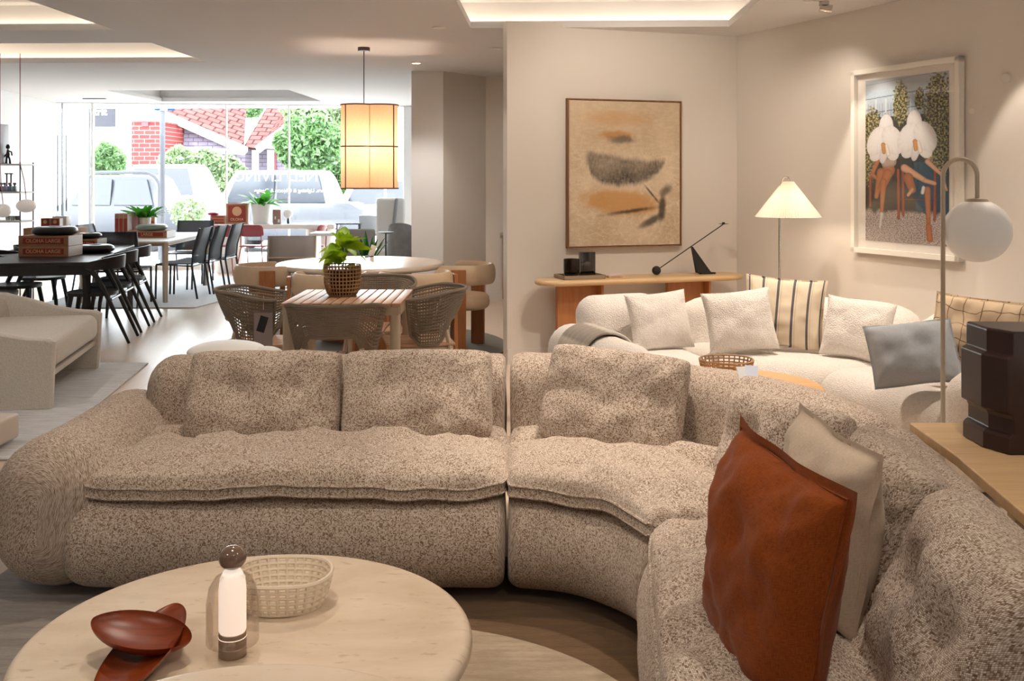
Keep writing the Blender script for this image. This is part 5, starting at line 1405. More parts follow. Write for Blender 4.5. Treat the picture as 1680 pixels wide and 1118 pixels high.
# ---------- teak table and rope chairs
t = thing('side_table', 'square teak slatted outdoor table with beige frame', 'outdoor table', (-1.035, 6.39, 0))
m = M()
for k in range(12): m.rbox((-.335 + .0609 * k, 0, .738), (.055, .76, .022), .004)
m.build('slatted_top', MT['teak'], t)
m = M()
for (x, y, w, d) in ((0, -.355, .70, .03), (0, .355, .70, .03), (-.345, 0, .03, .70), (.345, 0, .03, .70)): m.box((x, y, .70), (w, d, .05))
m.build('apron', MT['cream_metal'], t, smooth=False)
for sx_ in (-1, 1):
    for sy in (-1, 1): m = M(); m.rbox((sx_ * .325, sy * .34, .345), (.062, .062, .69), .02); m.build('leg', MT['cream_metal'], t)
rc0 = rope_chair('woven taupe rope armchair with its back to us in front of the teak table'); rc0.location = (-1.03, 5.82, 0); rc0.rotation_euler[2] = 0
dup(rc0, (-1.66, 6.50, 0), -PI / 2 + .1, 'woven taupe rope armchair left of the teak table with a price tag')
dup(rc0, (-.57, 6.55, 0), PI / 2 + .2, 'woven taupe rope armchair right of the teak table')
dup(rc0, (-.98, 7.15, 0), PI, 'woven taupe rope armchair behind the teak table, mostly hidden')
# price wallet hanging on the left rope chair
p = T(432, 540, 6.20); t = thing('price_wallet', 'clear plastic price wallet with a dark tag hanging on the left rope chair', 'price tag', p)
m = M(); m.box((0, 0, 0), (.115, .003, .20)); m.build('paper', plain((206, 190, 186), .5, name='printed_paper'), t, smooth=False)
m = M(); m.box((-.005, -.004, .03), (.05, .002, .10), rot=Matrix.Rotation(.3, 3, 'Y')); m.build('dark_label', MT['black'], t, smooth=False)
m = M(); m.box((0, -.003, .01), (.125, .001, .235)); m.build('plastic_sleeve', glass('clear_plastic', (.93, .93, .94, 1), .05), t, smooth=False)
m = M(); m.tube([(0, .002, .118), (-.01, .05, .20)], .0015, 4); m.build('string', MT['white'], t)
# basket plant on the teak table
bp = Vector((AW(561, 6.40), 6.42, .751)); t = thing('potted_plant', 'lime green leafy plant in a rattan basket on the teak table', 'potted plant', bp)
def SBk(u, v):
    a = u * 2 * PI; r = .088 + .028 * min(1, v * 2.2) ** .6; return Vector((r * math.cos(a), r * math.sin(a), .005 + .19 * v))
m = M(); lattice(m, SBk, 32, 8, .0042, n=5, seg=40); m.build('basket', MT['rattan'], t)
m = M(); m.lathe([(0, .003), (.075, .003), (.092, .16), (0, .16)], n=28); m.build('inner_pot', plain((70, 46, 30), .8, name='dark_pot'), t)
random.seed(5); m = M()
for i in range(30):
    a = i * 2.4; el = random.uniform(.0, 1.2); z0 = .17 + random.uniform(0, .17)
    leaf(m, (.02 * math.cos(a), .02 * math.sin(a), z0), (math.cos(a) * math.cos(el), math.sin(a) * math.cos(el), math.sin(el)), random.uniform(.13, .20), random.uniform(.036, .052), random.uniform(.1, .7), .3, twist=random.uniform(-.8, .8))
for i in range(4):
    a = i * 1.7 + .4; leaf(m, (.0, .0, .30), (.35 * math.cos(a) + .1, .35 * math.sin(a), 1), .13, .032, .1, .3)
m.build('foliage', MT['lime'], t)
m = M(); m.tube([(0, 0, .15), (.01, 0, .24), (0, 0, .34)], .004, 6); m.build('stem', MT['green'], t)
# strap-leaf plant behind the round table
pp = Vector((AW(603, 10.6), 10.6, 0)); t = thing('potted_plant', 'dark green upright strap-leaf plant behind the round table', 'potted plant', pp)
m = M(); m.lathe([(0, .001), (.12, .001), (.15, .62), (.13, .62), (0, .58)], n=28); m.build('pot', MT['concrete'], t); random.seed(9); m = M()
for i in range(12):
    a = i * 2.4; el = random.uniform(.95, 1.4); leaf(m, (.04 * math.cos(a), .04 * math.sin(a), .58), (math.cos(a) * math.cos(el), math.sin(a) * math.cos(el), math.sin(el)), random.uniform(.33, .46), .030, .12, .5, twist=random.uniform(-.6, .6))
m.build('foliage', MT['darkgreen'], t)
# white pebble side tables behind the sofa
for (px, w, ztop, Y, lb) in ((372, .20, .655, 5.18, 'large white rounded side table just behind the flecked sofa'), (436, .095, .632, 5.16, 'small white rounded side table beside the large one')):
    t = thing('pebble_table', lb, 'side table', (AW(px, Y), Y, 0)); m = M()
    m.lathe([(0, ztop - .07), (w * .7, ztop - .07)] + [(w * math.cos(a), ztop - .05 + .05 * math.sin(a)) for a in [k * PI / 20 for k in range(10)]] + [(0, ztop)], n=48); m.build('tabletop', MT['white'], t, sharp=80)
    m = M(); m.lathe([(w * .5, 0), (w * .5, ztop - .069)], n=28); m.build('pedestal', MT['white'], t)

# cabinet in the alcove
cx_ = AW(832, 11.6); t = thing('wall_cabinet', 'tan cabinet with stone top seen past the end of the picture wall', 'cabinet', (cx_ + .32, 11.75, 0))
m = M(); m.box((.1, 0, .46), (.95, .5, .70)); m.build('body', plain((168, 136, 112), .6, name='tan_laminate'), t, smooth=False, bevel=.004)
m = M(); m.box((.1, -.01, .835), (1.0, .56, .035)); m.build('countertop', plain((156, 132, 108), .35, name='stone_counter'), t, smooth=False)
m = M(); m.box((.1, .02, .055), (.9, .42, .11)); m.build('plinth', MT['blackmatte'], t, smooth=False)

# ---------- window zone
ty = 16.0; t = thing('display_table', 'long white counter table standing along the shop window', 'table', (AW(440, 16.15), 16.1, 0))
m = M(); m.rbox((0, 0, .74), (2.25, .5, .075), .02, n=2); m.build('tabletop', MT['white'], t)
for x in (-.6, .85): m = M(); m.lathe([(.22, .0), (.22, .70)], (x, 0, 0), 28); m.build('leg', MT['white'], t)
TT = .779
def wz(px, Y=16.05): return AW(px, Y)
display_box('display_box', 'square red OLOHA box with a tan disc on the white window counter', (wz(391), 16.02, TT), .345, .10, .33, 'OLOHA', circle=True, tw=.62)
for k in range(3): display_box('display_box', ['red striped carton at the bottom of three left of the OLOHA disc box', 'red striped carton in the middle of three left of the OLOHA disc box', 'red striped carton on top of three under the crimson dish'][k], (wz(360), 16.05, TT + k * .0455), .24, .18, .045, None)
donut('crimson flat dish on the red cartons by the window', (wz(350), 16.04, TT + 3 * .0455 + .001), .09, .05, plain((150, 20, 60), .3, name='crimson_glaze'), 'flat_dish')
t = pot_plant('large green plant with a red flower in a wide white pot on the window counter', (wz(427), 16.12, TT), .165, .32, MT['white'], MT['green'], 16, .46, .085, 21, droop=.45, up=.4, spread=.8)
m = M(); c = Vector((.0, -.05, .50)); m.tube([(0, 0, .28), c], .005, 5); leaf(m, c, (-1, -.3, .3), .13, .05, .3, .3); leaf(m, c, (.6, -.3, .1), .10, .045, .3, .3); m.build('flower', plain((214, 60, 60), .35, name='red_flower'), t)
m = M()
for (a, b) in (((0, 0, .27), (-.28, -.02, .48)), ((0, 0, .27), (.26, 0, .52)), ((0, 0, .27), (.40, .02, .40)), ((0, 0, .27), (-.12, 0, .5))): m.tube([a, ((a[0] + b[0]) / 2, 0, b[2] * .9), b], .004, 5)
m.build('stem', MT['green'], t)
t = thing('paper_bag', 'brown printed paper box right of the wide white pot', 'box', (wz(456), 16.0, TT)); m = M(); m.rbox((0, 0, .115), (.125, .09, .23), .004, n=1); m.build('body', plain((150, 122, 108), .7, name='brown_print'), t)
m = M(); m.box((-.02, -.047, .10), (.02, .002, .05)); m.box((.035, -.047, .05), (.03, .002, .05)); m.build('printed_label', MT['white'], t, smooth=False)
t = thing('table_lamp', 'small white globe lamp with dark foot on the window counter', 'table lamp', (wz(474), 16.0, TT)); m = M(); m.lathe([(0, .001), (.022, .001), (.018, .09), (0, .09)], n=16); m.build('base', MT['darkframe'], t)
m = M(); m.lathe([(0, .09)] + [(.075 * math.sin(a), .165 - .075 * math.cos(a)) for a in [k * PI / 10 for k in range(1, 10)]] + [(0, .24)], n=24); m.build('glass_globe', MT['white'], t)
rd0 = red_chair('oxblood red metal chair at the white counter, left of its twin'); rd0.location = (AW(366, 15.55), 15.55, 0); rd0.rotation_euler[2] = .08
dup(rd0, (AW(419, 15.6), 15.6, 0), -.06, 'oxblood red metal chair at the white counter facing the window')
dup(rd0, (AW(508, 15.6), 15.6, 0), PI / 2 - .2, 'oxblood red metal chair seen from the side right of the counter')
# small round table, concrete chair, cabinet at right of the window
t = thing('side_table', 'thin black tulip side table near the strap-leaf plant', 'side table', (AW(633, 12.8), 12.8, 0)); m = M(); m.lathe([(0, .80), (.06, .80), (.10, .815), (.10, .82), (0, .82)], n=28); m.build('tabletop', MT['black'], t)
m = M(); m.lathe([(0, .001), (.11, .001), (.012, .02), (.010, .80), (0, .80)], n=20); m.build('pedestal', MT['black'], t)
t = thing('tub_chair', 'tall grey plastered tub chair against the column', 'chair', (AW(657, 13.3), 13.3, 0)); m = M()
P = []
for k in range(9):
    v = k / 8; r = .16 + .025 * math.sin(v * PI); P.append([(r * math.cos(a) * 1.0, r * math.sin(a), v * .86 - .06 * v * math.sin(a)) for a in [i * 2 * PI / 32 for i in range(32)]])
m.grid(P, cv=True, flip=True); m.add(P[-1], [tuple(range(32))]); m.add(P[0], [tuple(reversed(range(32)))]); m.build('body', MT['concrete'], t)
t = thing('office_chair', 'white armchair back with a grey slotted arm near the column', 'chair', (AW(640, 14.2), 14.2, 0)); m = M(); m.rbox((0, .1, .85), (.42, .10, .75), .05); m.build('backrest', MT['white'], t)
m = M(); m.rbox((.07, -.0, 1.02), (.05, .05, .42), .024, rot=Matrix.Rotation(.1, 3, 'Y')); m.build('armrest', plain((156, 156, 158), .4, name='grey_plastic'), t)
m = M(); m.rbox((0, -.12, .46), (.42, .42, .08), .03); m.build('seat', MT['white'], t); m = M(); m.lathe([(.2, 0), (.03, .04), (.03, .42), (0, .42)], (0, -.1, 0), 20); m.build('pedestal', MT['chrome'], t)
t = thing('desk', 'white desk with grey monitor riser behind the round table', 'desk', (AW(575, 14.6), 14.6, 0)); m = M(); m.box((0, 0, .70), (1.1, .55, .04)); m.build('desktop', MT['white'], t, smooth=False)
for s in (-1, 1): m = M(); m.box((s * .50, 0, .34), (.04, .5, .68)); m.build('leg', MT['white'], t, smooth=False)
t = thing('monitor_riser', 'low grey bench stand on the white desk', 'stand', (AW(572, 14.5), 14.5, .721)); m = M(); m.box((0, 0, .13), (.36, .16, .022)); m.build('top', plain((120, 126, 134), .5, name='blue_grey'), t, smooth=False)
for s in (-1, 1): m = M(); m.box((s * .16, 0, .06), (.015, .14, .118)); m.build('leg', MT['darkframe'], t, smooth=False)
m = M(); m.rbox((0, 0, .12), (.30, .05, .24), .01); tag(m.build('desk_screen', plain((214, 220, 228), .4, name='pale_screen'), loc=(AW(606, 14.7), 14.7, .722)), 'pale standing screen at the right of the white desk', 'screen')
t = thing('grey_armchair', 'grey and burgundy armchair behind the lime plant', 'chair', (AW(580, 12.6), 12.6, 0)); m = M(); m.rbox((0, .16, .60), (.5, .08, .52), .03); m.build('backrest', MT['greysling'], t)
m = M(); m.rbox((0, -.08, .42), (.52, .5, .12), .04); m.build('seat', plain((104, 60, 66), .8, name='burgundy_fabric'), t)
for (x, y) in ((-.22, -.28), (.22, -.28), (-.22, .15), (.22, .15)): m = M(); m.cyl((x, y, 0), (x, y, .37), .012, n=8); m.build('leg', MT['darkframe'], t)

# ---------- shelf on the left wall
Ys = 11.0; xs1 = AW(33, Ys); t = thing('wall_shelving', 'slim grey metal shelving with four shelves at the left photo edge', 'shelving', (xs1 - .45, Ys + .15, 0))
ls = lambda px, py, Y=Ys: T(px, py, Y) - t.location
DF = plain((120, 124, 130), .4, .2, name='grey_metal')
for (x, y) in ((.45, -.15), (.45, .15), (-.45, -.15), (-.45, .15)): m = M(); m.cyl((x, y, 0), (x, y, ls(0, 266).z), .008, n=8); m.build('upright', DF, t)
SHZ = [ls(0, py).z for py in (270, 316, 364)] + [.45]
for z in SHZ: m = M(); m.box((0, 0, z), (.92, .32, .018)); m.build('shelf', MT['white'], t, smooth=False)
SHO = Vector(t.location)
def onshelf(px, k, dy=-.05): return Vector((AW(px, Ys + .1), SHO.y + dy, SHZ[k] + .010))
p = onshelf(13, 0); t = thing('figurine', 'small black figure sculpture on the top shelf', 'figurine', p); m = M()
m.lathe([(0, .12), (.018, .13), (.022, .15), (.012, .175), (0, .178)], (0, 0, .04), 14)
m.tube([(-.02, 0, .0), (-.015, 0, .06), (0, 0, .10), (0, 0, .16)], [.012, .010, .022, .010], 8); m.tube([(.025, 0, 0), (.02, 0, .05), (0, 0, .10)], [.012, .01, .012], 8); m.tube([(0, 0, .145), (.04, 0, .13), (.045, 0, .09)], .009, 6); m.tube([(0, 0, .12), (-.04, 0, .08), (-.05, -.01, .06)], .009, 6)
m.build('body', MT['black'], t)
p = onshelf(3, 0); m = M(); m.rbox((0, 0, .22), (.12, .2, .44), .01); tag(m.build('storage_box', plain((206, 208, 214), .5, name='pale_grey_box'), loc=(p.x - .03, p.y, p.z)), 'tall pale grey box at the very left of the top shelf', 'box')
cs = [(66, 70, 82), (150, 150, 178), (120, 140, 176), (160, 178, 180)]
for k, px in enumerate((2, 8, 16, 24)):
    p = onshelf(px, 1); t = thing('perfume_bottle', ['charcoal', 'lilac', 'blue', 'pale green'][k] + ' squat bottle with grey stopper on the second shelf', 'bottle', p); m = M(); m.rbox((0, 0, .03), (.045, .045, .06), .006); m.build('body', plain(cs[k], .25, name='coloured_glass'), t)
    m = M(); m.lathe([(.008, .06), (.008, .072), (.018, .078), (.018, .095), (0, .10)], n=12); m.build('stopper', plain((110, 104, 112), .4, name='stopper'), t)
for k, px in enumerate((3, 10)):
    p = onshelf(px, 1, .06); m = M(); m.lathe([(0, .001), (.02, .001), (.008, .02), (.008, .19), (.022, .195), (.022, .205), (0, .205)], n=14); tag(m.build('candlestick', MT['darkframe'], loc=p), ['dark slim candlestick at the left end of the second shelf', 'dark slim candlestick behind the blue bottle on the second shelf'][k], 'candlestick')
for k, px in enumerate((11, 19, 27)):
    p = onshelf(px, 2, -.02); m = M(); m.lathe([(0, .001), (.022, .001), (.03, .05), (.026, .05), (0, .01)], n=16); p.z = SHZ[1] - .012 - .0; p.z = SHZ[2] + .010
    tag(m.build('cup', plain(((214, 208, 204), (190, 196, 200), (120, 120, 126))[k], .4, name='cup_glaze'), loc=p), ['white', 'pale grey', 'dark grey'][k] + ' small cup on the third shelf behind the hanging globes', 'cup')
for k, (px, py, rx, rz_) in enumerate(((5, 346, .075, .068), (43, 338, .094, .066))):
    Yp = 9.9; c = T(px, py, Yp); top = T(33 if k else 0, 268, Yp)
    t = thing('pendant_lamp', ['white glass globe lamp hanging at the left photo edge', 'flattened white glass globe lamp hanging from a red cord by the shelves'][k], 'pendant lamp', c)
    m = M(); m.lathe([(0, -rz_)] + [(rx * math.sin(a), -rz_ * math.cos(a)) for a in [j * PI / 14 for j in range(1, 14)]] + [(0, rz_)], n=32); m.build('glass_globe', emit('opal_glow', (1, .93, .86, 1), .25, srgb(240, 234, 228)), t)
    m = M(); m.tube([(0, 0, rz_), (-.02, 0, .25), (top.x - c.x, 0, top.z - c.z), (top.x - c.x, 0, CZ - c.z)], .004, 6); m.build('cord', MT['red_metal'], t)
# ================================================================== STREET OUTSIDE
m = M(); m.add([(-40, 17.4, -.06), (25, 17.4, -.06), (25, 21.2, -.06), (-40, 21.2, -.06)], [(0, 1, 2, 3)]); o = m.build('footpath', plain((196, 192, 186), .8, name='concrete_path', vary=.1), smooth=False); struct(o)
m = M(); m.add([(-40, 21.2, -.16), (25, 21.2, -.16), (25, 31, -.16), (-40, 31, -.16)], [(0, 1, 2, 3)]); struct(m.build('road', plain((150, 150, 152), .85, name='asphalt', vary=.1), smooth=False))
m = M(); m.add([(-60, 31, -.05), (45, 31, -.05), (45, 90, -.05), (-60, 90, -.05)], [(0, 1, 2, 3)]); struct(m.build('ground', plain((176, 178, 160), .9, name='verge', vary=.15), smooth=False))
def car(label, c, L, body, roofz, cab=(.18, .80), rz=0, van=False):
    t = thing('car', label, 'car', c, rz); N = 40; P = []
    hood = roofz * .60
    def top(u):
        a, b = cab
        if u < a: return hood * (.80 + .2 * sm(0, .12, u))
        if u > b: return hood * (.86 + .14 * sm(0, .1, 1 - u))
        return hood + (roofz - hood) * min(sm(a, a + .14, u), sm(0, .12, b - u))
    for i in range(N + 1):
        u = i / N; x = (u - .5) * L; e = 1 - .10 * abs(2 * u - 1) ** 4; w = .88 * e; z1 = top(u); row = []
        zb = .28 + .10 * abs(2 * u - 1) ** 6; zs = min(z1, hood)
        row = [(x, -w * .9, zb), (x, -w, zb + .15), (x, -w, zs * .8), (x, -w * .96, zs - .02)]
        k = (z1 - zs) / max(.01, roofz - hood)
        row += [(x, -w * (.96 - .16 * k), zs + (z1 - zs) * .55), (x, -w * (.94 - .20 * k), z1 - .03), (x, -w * .5, z1), (x, w * .5, z1), (x, w * (.94 - .20 * k), z1 - .03), (x, w * (.96 - .16 * k), zs + (z1 - zs) * .55), (x, w * .96, zs - .02), (x, w, zs * .8), (x, w, zb + .15), (x, w * .9, zb)]
        P.append(row)
    m = M(); m.grid(P, cv=True); n = len(P[0]); m.add(P[0], [tuple(range(n))]); m.add(P[-1], [tuple(reversed(range(n)))]); bd = m.build('body', body, t, sharp=40)
    G_ = plain((40, 44, 52), .12, name='car_glass')
    a, b = cab; segs = [(a + .10, (a + b) / 2 - .01), ((a + b) / 2 + .01, b - .09)]
    for s in (-1, 1):
        for (u0, u1) in segs:
            zl, zh = hood + .02, roofz - .10; x0, x1 = (u0 - .5) * L, (u1 - .5) * L; sk0 = .18 if u0 == segs[0][0] else 0; sk1 = .14 if u1 == segs[1][1] else 0
            m = M(); y0, y1 = .865, .73; m.add([(x0 - sk0 * .3, s * y0, zl), (x1 + sk1 * .3, s * y0, zl), (x1 - sk1, s * (y1 + .02), zh), (x0 + sk0, s * (y1 + .02), zh), (x0 - sk0 * .3, s * (y0 - .05), zl), (x1 + sk1 * .3, s * (y0 - .05), zl), (x1 - sk1, s * (y1 - .05), zh), (x0 + sk0, s * (y1 - .05), zh)], [(0, 1, 2, 3), (7, 6, 5, 4), (0, 4, 5, 1), (3, 2, 6, 7), (0, 3, 7, 4), (1, 5, 6, 2)]); m.build('side_window', G_, t, smooth=False)
    for s in (-1, 1):
        for u in (.18, .82):
            m = M(); m.lathe([(0, -.10), (.30, -.10), (.33, -.06), (.33, .08), (.28, .10), (0, .10)], ((u - .5) * L, s * .80, .33), 24, axis=(0, s, 0)); wh = m.build('wheel', plain((34, 34, 36), .7, name='tyre'), t)
            m = M(); m.lathe([(0, .101), (.20, .101), (.21, .112), (.05, .125), (0, .125)], ((u - .5) * L, s * .80, .33), 20, axis=(0, s, 0)); m.build('wheel_rim', MT['chrome'], wh)
            m = M(); m.lathe([(.37, .0), (.40, .0)], (0, 0, 0), 4)
    for s in (-1, 1):
        for u, c_ in ((.012, (220, 220, 224)), (.988, (150, 30, 30))): m = M(); m.rbox(((u - .5) * L, s * .6, hood * .72), (.08, .28, .12), .03); m.build('light', plain(c_, .2, name='car_light'), t)
    return t
silver = plain((58, 60, 66), .35, .0, name='silver_paint', spec=.3); whitep = plain((236, 236, 236), .25, name='white_paint', coat=.5); dark = plain((72, 74, 80), .35, name='grey_paint', spec=.4)
car('silver car parked at the left beyond the shop window', (AW(180, 23.5), 23.5, -.16), 3.9, silver, 1.75, (.28, .92))
car('white car parked behind the street sign pole', (AW(300, 26.8), 26.8, -.16), 4.0, whitep, 2.05, (.10, .72))
car('grey four wheel drive parked in the middle of the street view', (AW(478, 23.2), 23.2, -.16), 3.6, dark, 1.86, (.06, .84))
car('pale car at the right of the street view behind the pendant', (AW(650, 25.5), 25.5, -.16), 3.6, whitep, 1.70, (.10, .80))
t = thing('bike_rail', 'white tubular bike hoop on the footpath left of the sign pole', 'bike rack', (AW(200, 19.2), 19.2, -.06)); m = M()
pl, pr = T(140, 283, 19.2), T(264, 283, 19.2); z = pl.z + .06; hw = (pr.x - pl.x) / 2; r = .32
m.tube([(-hw, 0, 0), (-hw, 0, z - r)] + [(-hw + r - r * math.cos(a), 0, z - r + r * math.sin(a)) for a in [k * PI / 16 for k in range(1, 9)]] + [(hw - r + r * math.sin(a), 0, z - r + r * math.cos(a)) for a in [k * PI / 16 for k in range(0, 9)]] + [(hw, 0, 0)], .035, 8); m.build('hoop', plain((84, 86, 92), .9, name='rail_paint', spec=0), t)
# sign pole
t = thing('street_sign', 'white street pole with a pale blue sign panel beyond the glass', 'street sign', (AW(266.5, 18.6), 18.6, -.06)); m = M(); m.cyl((0, 0, 0), (0, 0, 3.0), .05, n=14); m.build('pole', plain((88, 90, 96), .9, name='pole_paint', spec=0), t)
z = T(0, 174, 18.6).z + .06; m = M(); m.box((.06, -.06, z), (.38, .01, .18)); m.build('sign_panel', plain((24, 56, 84), .9, name='blue_sign', spec=0), t, smooth=False)
m = M(); m.box((.05, -.067, z), (.13, .004, .18)); m.build('sign_symbol', whitep, t, smooth=False)
# tiled column and grey shop sign at the left outside
m = M(); m.box((AW(137, 17.9), 17.9, 1.35), (.13, .13, 2.85)); o = m.build('post', plain((150, 158, 168), .5, name='grey_tiles', vary=.3), smooth=False); struct(o)
sp_ = T(170, 189, 19.5); t = thing('shop_sign', 'grey hanging sign reading trit outside the left of the window', 'sign', (sp_.x, sp_.y, 0)); m = M(); m.box((0, 0, sp_.z), (.45, .05, .46)); b = m.build('panel', plain((60, 60, 66), .9, name='sign_grey', spec=0), t, smooth=False)
tm = text_mesh('trit', .3, .002, bold=.006); stand_text(tm, (-.05, -.03, sp_.z + .06), (1, 0, 0), width=.26); tm.build('lettering', whitep, b, smooth=False)
m = M(); m.cyl((-.30, 0, 0), (-.30, 0, 3.2), .04, n=10); m.box((-.15, 0, sp_.z + .26), (.34, .03, .03)); m.build('bracket', plain((60, 60, 66), .5, name='sign_bracket'), t)

# houses
def brickm(name, c1, c2, mort, sc=1.0):
    t = NT(name); t.set(Roughness=.9); t.b.inputs['Specular IOR Level'].default_value = 0; v = t.coord('Object', (1, 1, 1), (PI / 2, 0, 0)); b = t.n('ShaderNodeTexBrick'); b.inputs['Scale'].default_value = sc; b.inputs['Brick Width'].default_value = .4; b.inputs['Row Height'].default_value = .16; b.inputs['Mortar Size'].default_value = .012
    b.inputs['Color1'].default_value = srgb(*c1); b.inputs['Color2'].default_value = srgb(*c2); b.inputs['Mortar'].default_value = srgb(*mort); t.l(v, b.inputs['Vector']); t.l(b.outputs['Color'], t.b.inputs['Base Color']); return t.m
BR = brickm('red_brick', (112, 54, 54), (100, 48, 48), (150, 104, 104)); WBd = brickm('grey_weatherboard', (128, 120, 136), (120, 112, 128), (70, 66, 80))
def tiles():
    t = NT('terracotta_tiles'); t.set(Roughness=.85); t.b.inputs['Specular IOR Level'].default_value = 0; v = t.coord('UV', (1, 1, 1)); b = t.n('ShaderNodeTexBrick'); b.inputs['Scale'].default_value = 1; b.inputs['Brick Width'].default_value = .5; b.inputs['Row Height'].default_value = .42; b.inputs['Mortar Size'].default_value = .035
    b.inputs['Color1'].default_value = srgb(90, 62, 60); b.inputs['Color2'].default_value = srgb(82, 56, 54); b.inputs['Mortar'].default_value = srgb(52, 32, 32); t.l(v, b.inputs['Vector']); t.l(b.outputs['Color'], t.b.inputs['Base Color']); return t.m
TL = tiles()
def P3(px, py, Y): return T(px, py, Y)
def roofpoly(m, pts):
    pts = [Vector(p) for p in pts]; n = (pts[1] - pts[0]).cross(pts[-1] - pts[0]).normalized()
    if n.y > 0: pts = pts[::-1]; n = -n
    u = Vector((1, 0, 0)); v = n.cross(u).normalized()
    # thick slab
    k = len(pts); b = [p - n * .10 for p in pts]; uvs = [((p).dot(u), p.dot(v)) for p in pts]
    m.add(pts + b, [tuple(range(k))] + [tuple(range(2 * k - 1, k - 1, -1))] + [(i, k + i, k + (i + 1) % k, (i + 1) % k) for i in range(k)], [tuple(uvs)] + [tuple(reversed(uvs))] + [((0, 0),) * 4] * k)
YH = 40
t = thing('house', 'grey weatherboard house with a terracotta gable roof left of centre beyond the cars', 'house', (AW(330, YH), YH, -.05))
m = M(); a = P3(262, 300, YH); b = P3(402, 300, YH); m.prism([(a.x, YH), (b.x, YH), (b.x, YH + 9), (a.x, YH + 9)], -.04, T(0, 243, YH).z); m.build('wall', WBd, t, world=True, smooth=False)
m = M()
roofpoly(m, [P3(255, 185, YH - .4), P3(400, 247, YH - .8), P3(405, 168, YH + 4), P3(300, 160, YH + 4)])
m.build('roof', TL, t, world=True, smooth=False)
m = M(); roofpoly(m, [P3(262, 243, YH - .5), P3(400, 249, YH - .9), P3(268, 190, YH - .35), P3(262, 188, YH - .35)]); m.v = [(x, y + .25, z) for x, y, z in m.v]
m.build('gable', WBd, t, world=True, smooth=False)
m = M(); m.tube([P3(258, 184, YH - .9), P3(404, 248, YH - 1.2)], .16, 4); m.build('bargeboard', whitep, t, world=True, smooth=False)
m = M(); m.tube([P3(262, 244, YH - 1.2), P3(402, 250, YH - 1.2)], .10, 4); m.build('gutter', whitep, t, world=True, smooth=False)
t = thing('house', 'house with terracotta roof and white gable right of centre beyond the cars', 'house', (AW(470, YH + 1), YH + 1, -.05))
m = M(); a = P3(420, 300, YH + 1); b = P3(556, 300, YH + 1); m.prism([(a.x, YH + 1), (b.x, YH + 1), (b.x, YH + 9), (a.x, YH + 9)], -.04, T(0, 240, YH + 1).z); m.build('wall', WBd, t, world=True, smooth=False)
m = M(); roofpoly(m, [P3(400, 240, YH), P3(423, 244, YH - .2), P3(500, 186, YH + .2), P3(480, 160, YH + 5), P3(440, 172, YH + 4)]); roofpoly(m, [P3(500, 186, YH + .2), P3(572, 242, YH - .2), P3(570, 160, YH + 6), P3(480, 158, YH + 6)]); m.build('roof', TL, t, world=True, smooth=False)
m = M(); m.prism([(0, 0), (1, 0), (1, 1), (0, 1)], 0, 1); A_, B_, C_ = P3(425, 244, YH + .2), P3(566, 244, YH + .2), P3(500, 190, YH + .5); m = M(); off = Vector((0, .3, 0)); m.add([A_, B_, C_, A_ + off, B_ + off, C_ + off], [(0, 1, 2), (5, 4, 3), (0, 3, 4, 1), (1, 4, 5, 2), (2, 5, 3, 0)]); m.build('gable', whitep, t, world=True, smooth=False)
m = M(); m.tube([P3(422, 246, YH - .3), P3(500, 186, YH), P3(574, 246, YH - .3)], .16, 4); m.build('bargeboard', whitep, t, world=True, smooth=False)
for px in (419, 444): m = M(); q = P3(px, 300, YH - .2); m.box((q.x, q.y, 1.3), (.22, .22, 2.7)); m.build('porch_post', whitep, t, world=True, smooth=False)
m = M(); q = P3(447, 262, YH + .9); m.box((q.x, q.y, 1.4), (.28, .1, 2.4)); m.build('door', plain((140, 60, 66), .6, name='red_door'), t, world=True, smooth=False)
t = thing('brick_building', 'low red brick building with a small vent at the left of the street view', 'building', (AW(237, 37), 37, -.05)); m = M(); a = P3(216, 300, 37); b = P3(262, 300, 37); m.prism([(a.x, 37), (b.x, 37), (b.x, 43), (a.x, 43)], -.04, T(0, 198, 37).z); m.build('wall', BR, t, world=True, smooth=False)
m = M(); m.prism([(a.x - .1, 36.9), (b.x + .1, 36.9), (b.x + .1, 43.1), (a.x - .1, 43.1)], T(0, 199, 37).z, T(0, 196, 37).z); m.build('coping', whitep, t, world=True, smooth=False)
q = P3(238, 204, 36.97); m = M(); m.box(q, (.25, .06, .14)); m.build('vent', plain((210, 40, 50), .6, name='red_vent'), t, world=True, smooth=False)
t = thing('white_building', 'white rendered building behind the bush at the far left', 'building', (AW(150, 42), 42, -.05)); m = M(); a = P3(60, 300, 42); b = P3(214, 300, 42); m.prism([(a.x, 42), (b.x, 42), (b.x, 50), (a.x, 50)], -.04, 4.3); m.build('wall', plain((228, 224, 222), .8, name='white_render'), t, world=True, smooth=False)
for px in (160, 206): m = M(); q = P3(px, 244, 41.95); m.box(q, (.5, .08, .9)); m.build('window', plain((86, 60, 64), .3, name='dark_pane'), t, world=True, smooth=False)
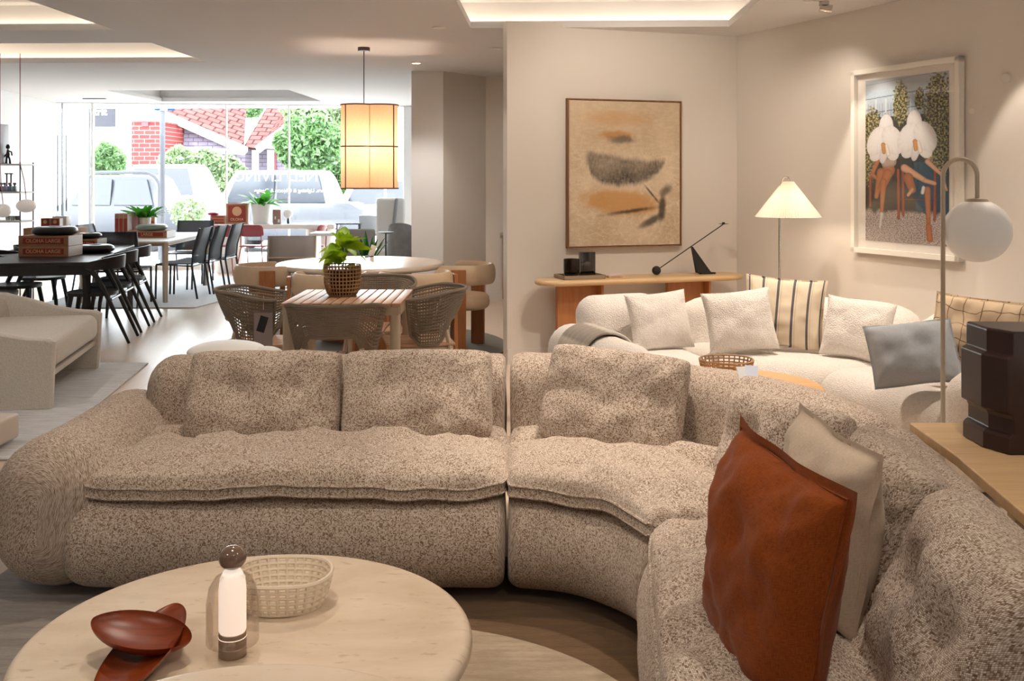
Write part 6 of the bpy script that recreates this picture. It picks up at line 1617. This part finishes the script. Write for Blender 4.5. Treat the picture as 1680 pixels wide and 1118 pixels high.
def foliage(m, c, r, n, s, seed):
    rg = np.random.default_rng(seed); d = rg.normal(size=(n, 3)); d /= np.linalg.norm(d, axis=1)[:, None]; rad = rg.uniform(.55, 1.05, n) ** .6
    pos = np.array(c) + d * rad[:, None] * np.array(r); rot = rg.uniform(0, 2 * PI, (n, 3)); base = len(m.v)
    a = rg.normal(size=(n, 3)); a /= np.linalg.norm(a, axis=1)[:, None]; b = np.cross(a, rg.normal(size=(n, 3))); b /= np.linalg.norm(b, axis=1)[:, None]
    sz = s * rg.uniform(.6, 1.3, n)[:, None]; q = np.stack([pos - a * sz, pos + b * sz * .5, pos + a * sz, pos - b * sz * .5], 1).reshape(-1, 3)
    m.v += [tuple(x) for x in q.tolist()]; m.f += [(base + 4 * i, base + 4 * i + 1, base + 4 * i + 2, base + 4 * i + 3) for i in range(n)]; m.mi += [0] * n
def tree(name, label, cat, px, py, Y, rx, rz_, n, s, mat, trunk=True, blobs=5, seed=1, deep=.8):
    c = T(px, py, Y); t = thing(name, label, cat, (c.x, Y, -.05)); random.seed(seed); m = M(); rx, rz_ = rx / F * Y, rz_ / F * Y
    foliage(m, (c.x, Y, c.z), (rx * .85, rx * deep, rz_ * .85), n // 2, s, seed)
    for k in range(blobs):
        a = k * 2 * PI / blobs + .3; foliage(m, (c.x + rx * .6 * math.cos(a), Y - .2, c.z + rz_ * .55 * math.sin(a)), (rx * .42, rx * .4 * deep, rz_ * .42), n // (2 * blobs), s, seed + k + 1)
    m.build('foliage', mat, t, world=True, smooth=False)
    m = M(); m.tube([(c.x, Y, -.04), (c.x + .05, Y, c.z * .5), (c.x, Y, max(c.z, .5))], [.12, .09, .04], 7); m.build('trunk', plain((104, 90, 80), .9, name='bark'), t, world=True)
    return t
tree('bush', 'leafy bush at the left between the white building and the silver car', 'bush', 178, 268, 33, 30, 34, 2600, .13, MT['tree'], seed=3)
tree('hedge_bush', 'pale hedge bush in front of the weatherboard house, left part', 'bush', 296, 272, 33, 34, 34, 2600, .12, MT['hedge'], seed=13)
tree('hedge_bush', 'pale hedge bush in front of the weatherboard house, middle part', 'bush', 340, 278, 33, 36, 36, 2600, .12, MT['hedge'], seed=23)
tree('hedge_bush', 'pale hedge bush beside the white car, right part of the hedge', 'bush', 378, 288, 33, 28, 34, 2200, .12, MT['hedge'], seed=33)
tree('tree', 'large green tree in front of the white gable near the pendant', 'tree', 508, 236, 31, 56, 50, 6500, .13, MT['tree'], seed=43, blobs=7)
tree('tree', 'pale tree crown reaching the top of the shop window', 'tree', 520, 184, 36, 60, 34, 3600, .16, MT['hedge'], seed=53)
tree('tree', 'distant tree top between the two terracotta roofs', 'tree', 412, 176, 58, 22, 18, 1500, .22, MT['tree'], seed=63)
tree('tree', 'dark tree behind the pendant lamp at the right of the window', 'tree', 560, 290, 33, 24, 30, 1800, .12, MT['tree'], seed=73)
tree('shrub', 'loose shrub behind the white car bonnet', 'bush', 312, 345, 21, 34, 26, 900, .045, MT['hedge'], seed=83)

# shared group phrases for repeated kinds
GROUPS = {'dining_chair': 'black wooden chairs around the black table', 'sling_chair': 'sling chairs', 'school_chair': 'oxblood metal chairs at the window counter', 'rope_armchair': 'rope armchairs around the teak table',
          'dining_armchair': 'beige armchairs around the round table', 'back_cushion': 'loose back cushions of the flecked sofa', 'display_box': 'printed display cartons', 'hedge_bush': 'hedge in front of the weatherboard house',
          'perfume_bottle': 'squat bottles on the second shelf', 'cup': 'cups on the third shelf', 'candlestick': 'candlesticks on the second shelf', 'car': 'parked cars', 'book_box': 'upright boxes on the white table', 'throw_cushion': 'throw cushions',
          'donut_vase': 'black ring vases', 'gift_box': 'small gift boxes', 'tree': 'trees beyond the street'}
for o in list(bpy.data.objects):
    if o.parent is None and o.get('category') and not o.get('group'):
        g = GROUPS.get(o.name.split('.')[0])
        if g: o['group'] = g
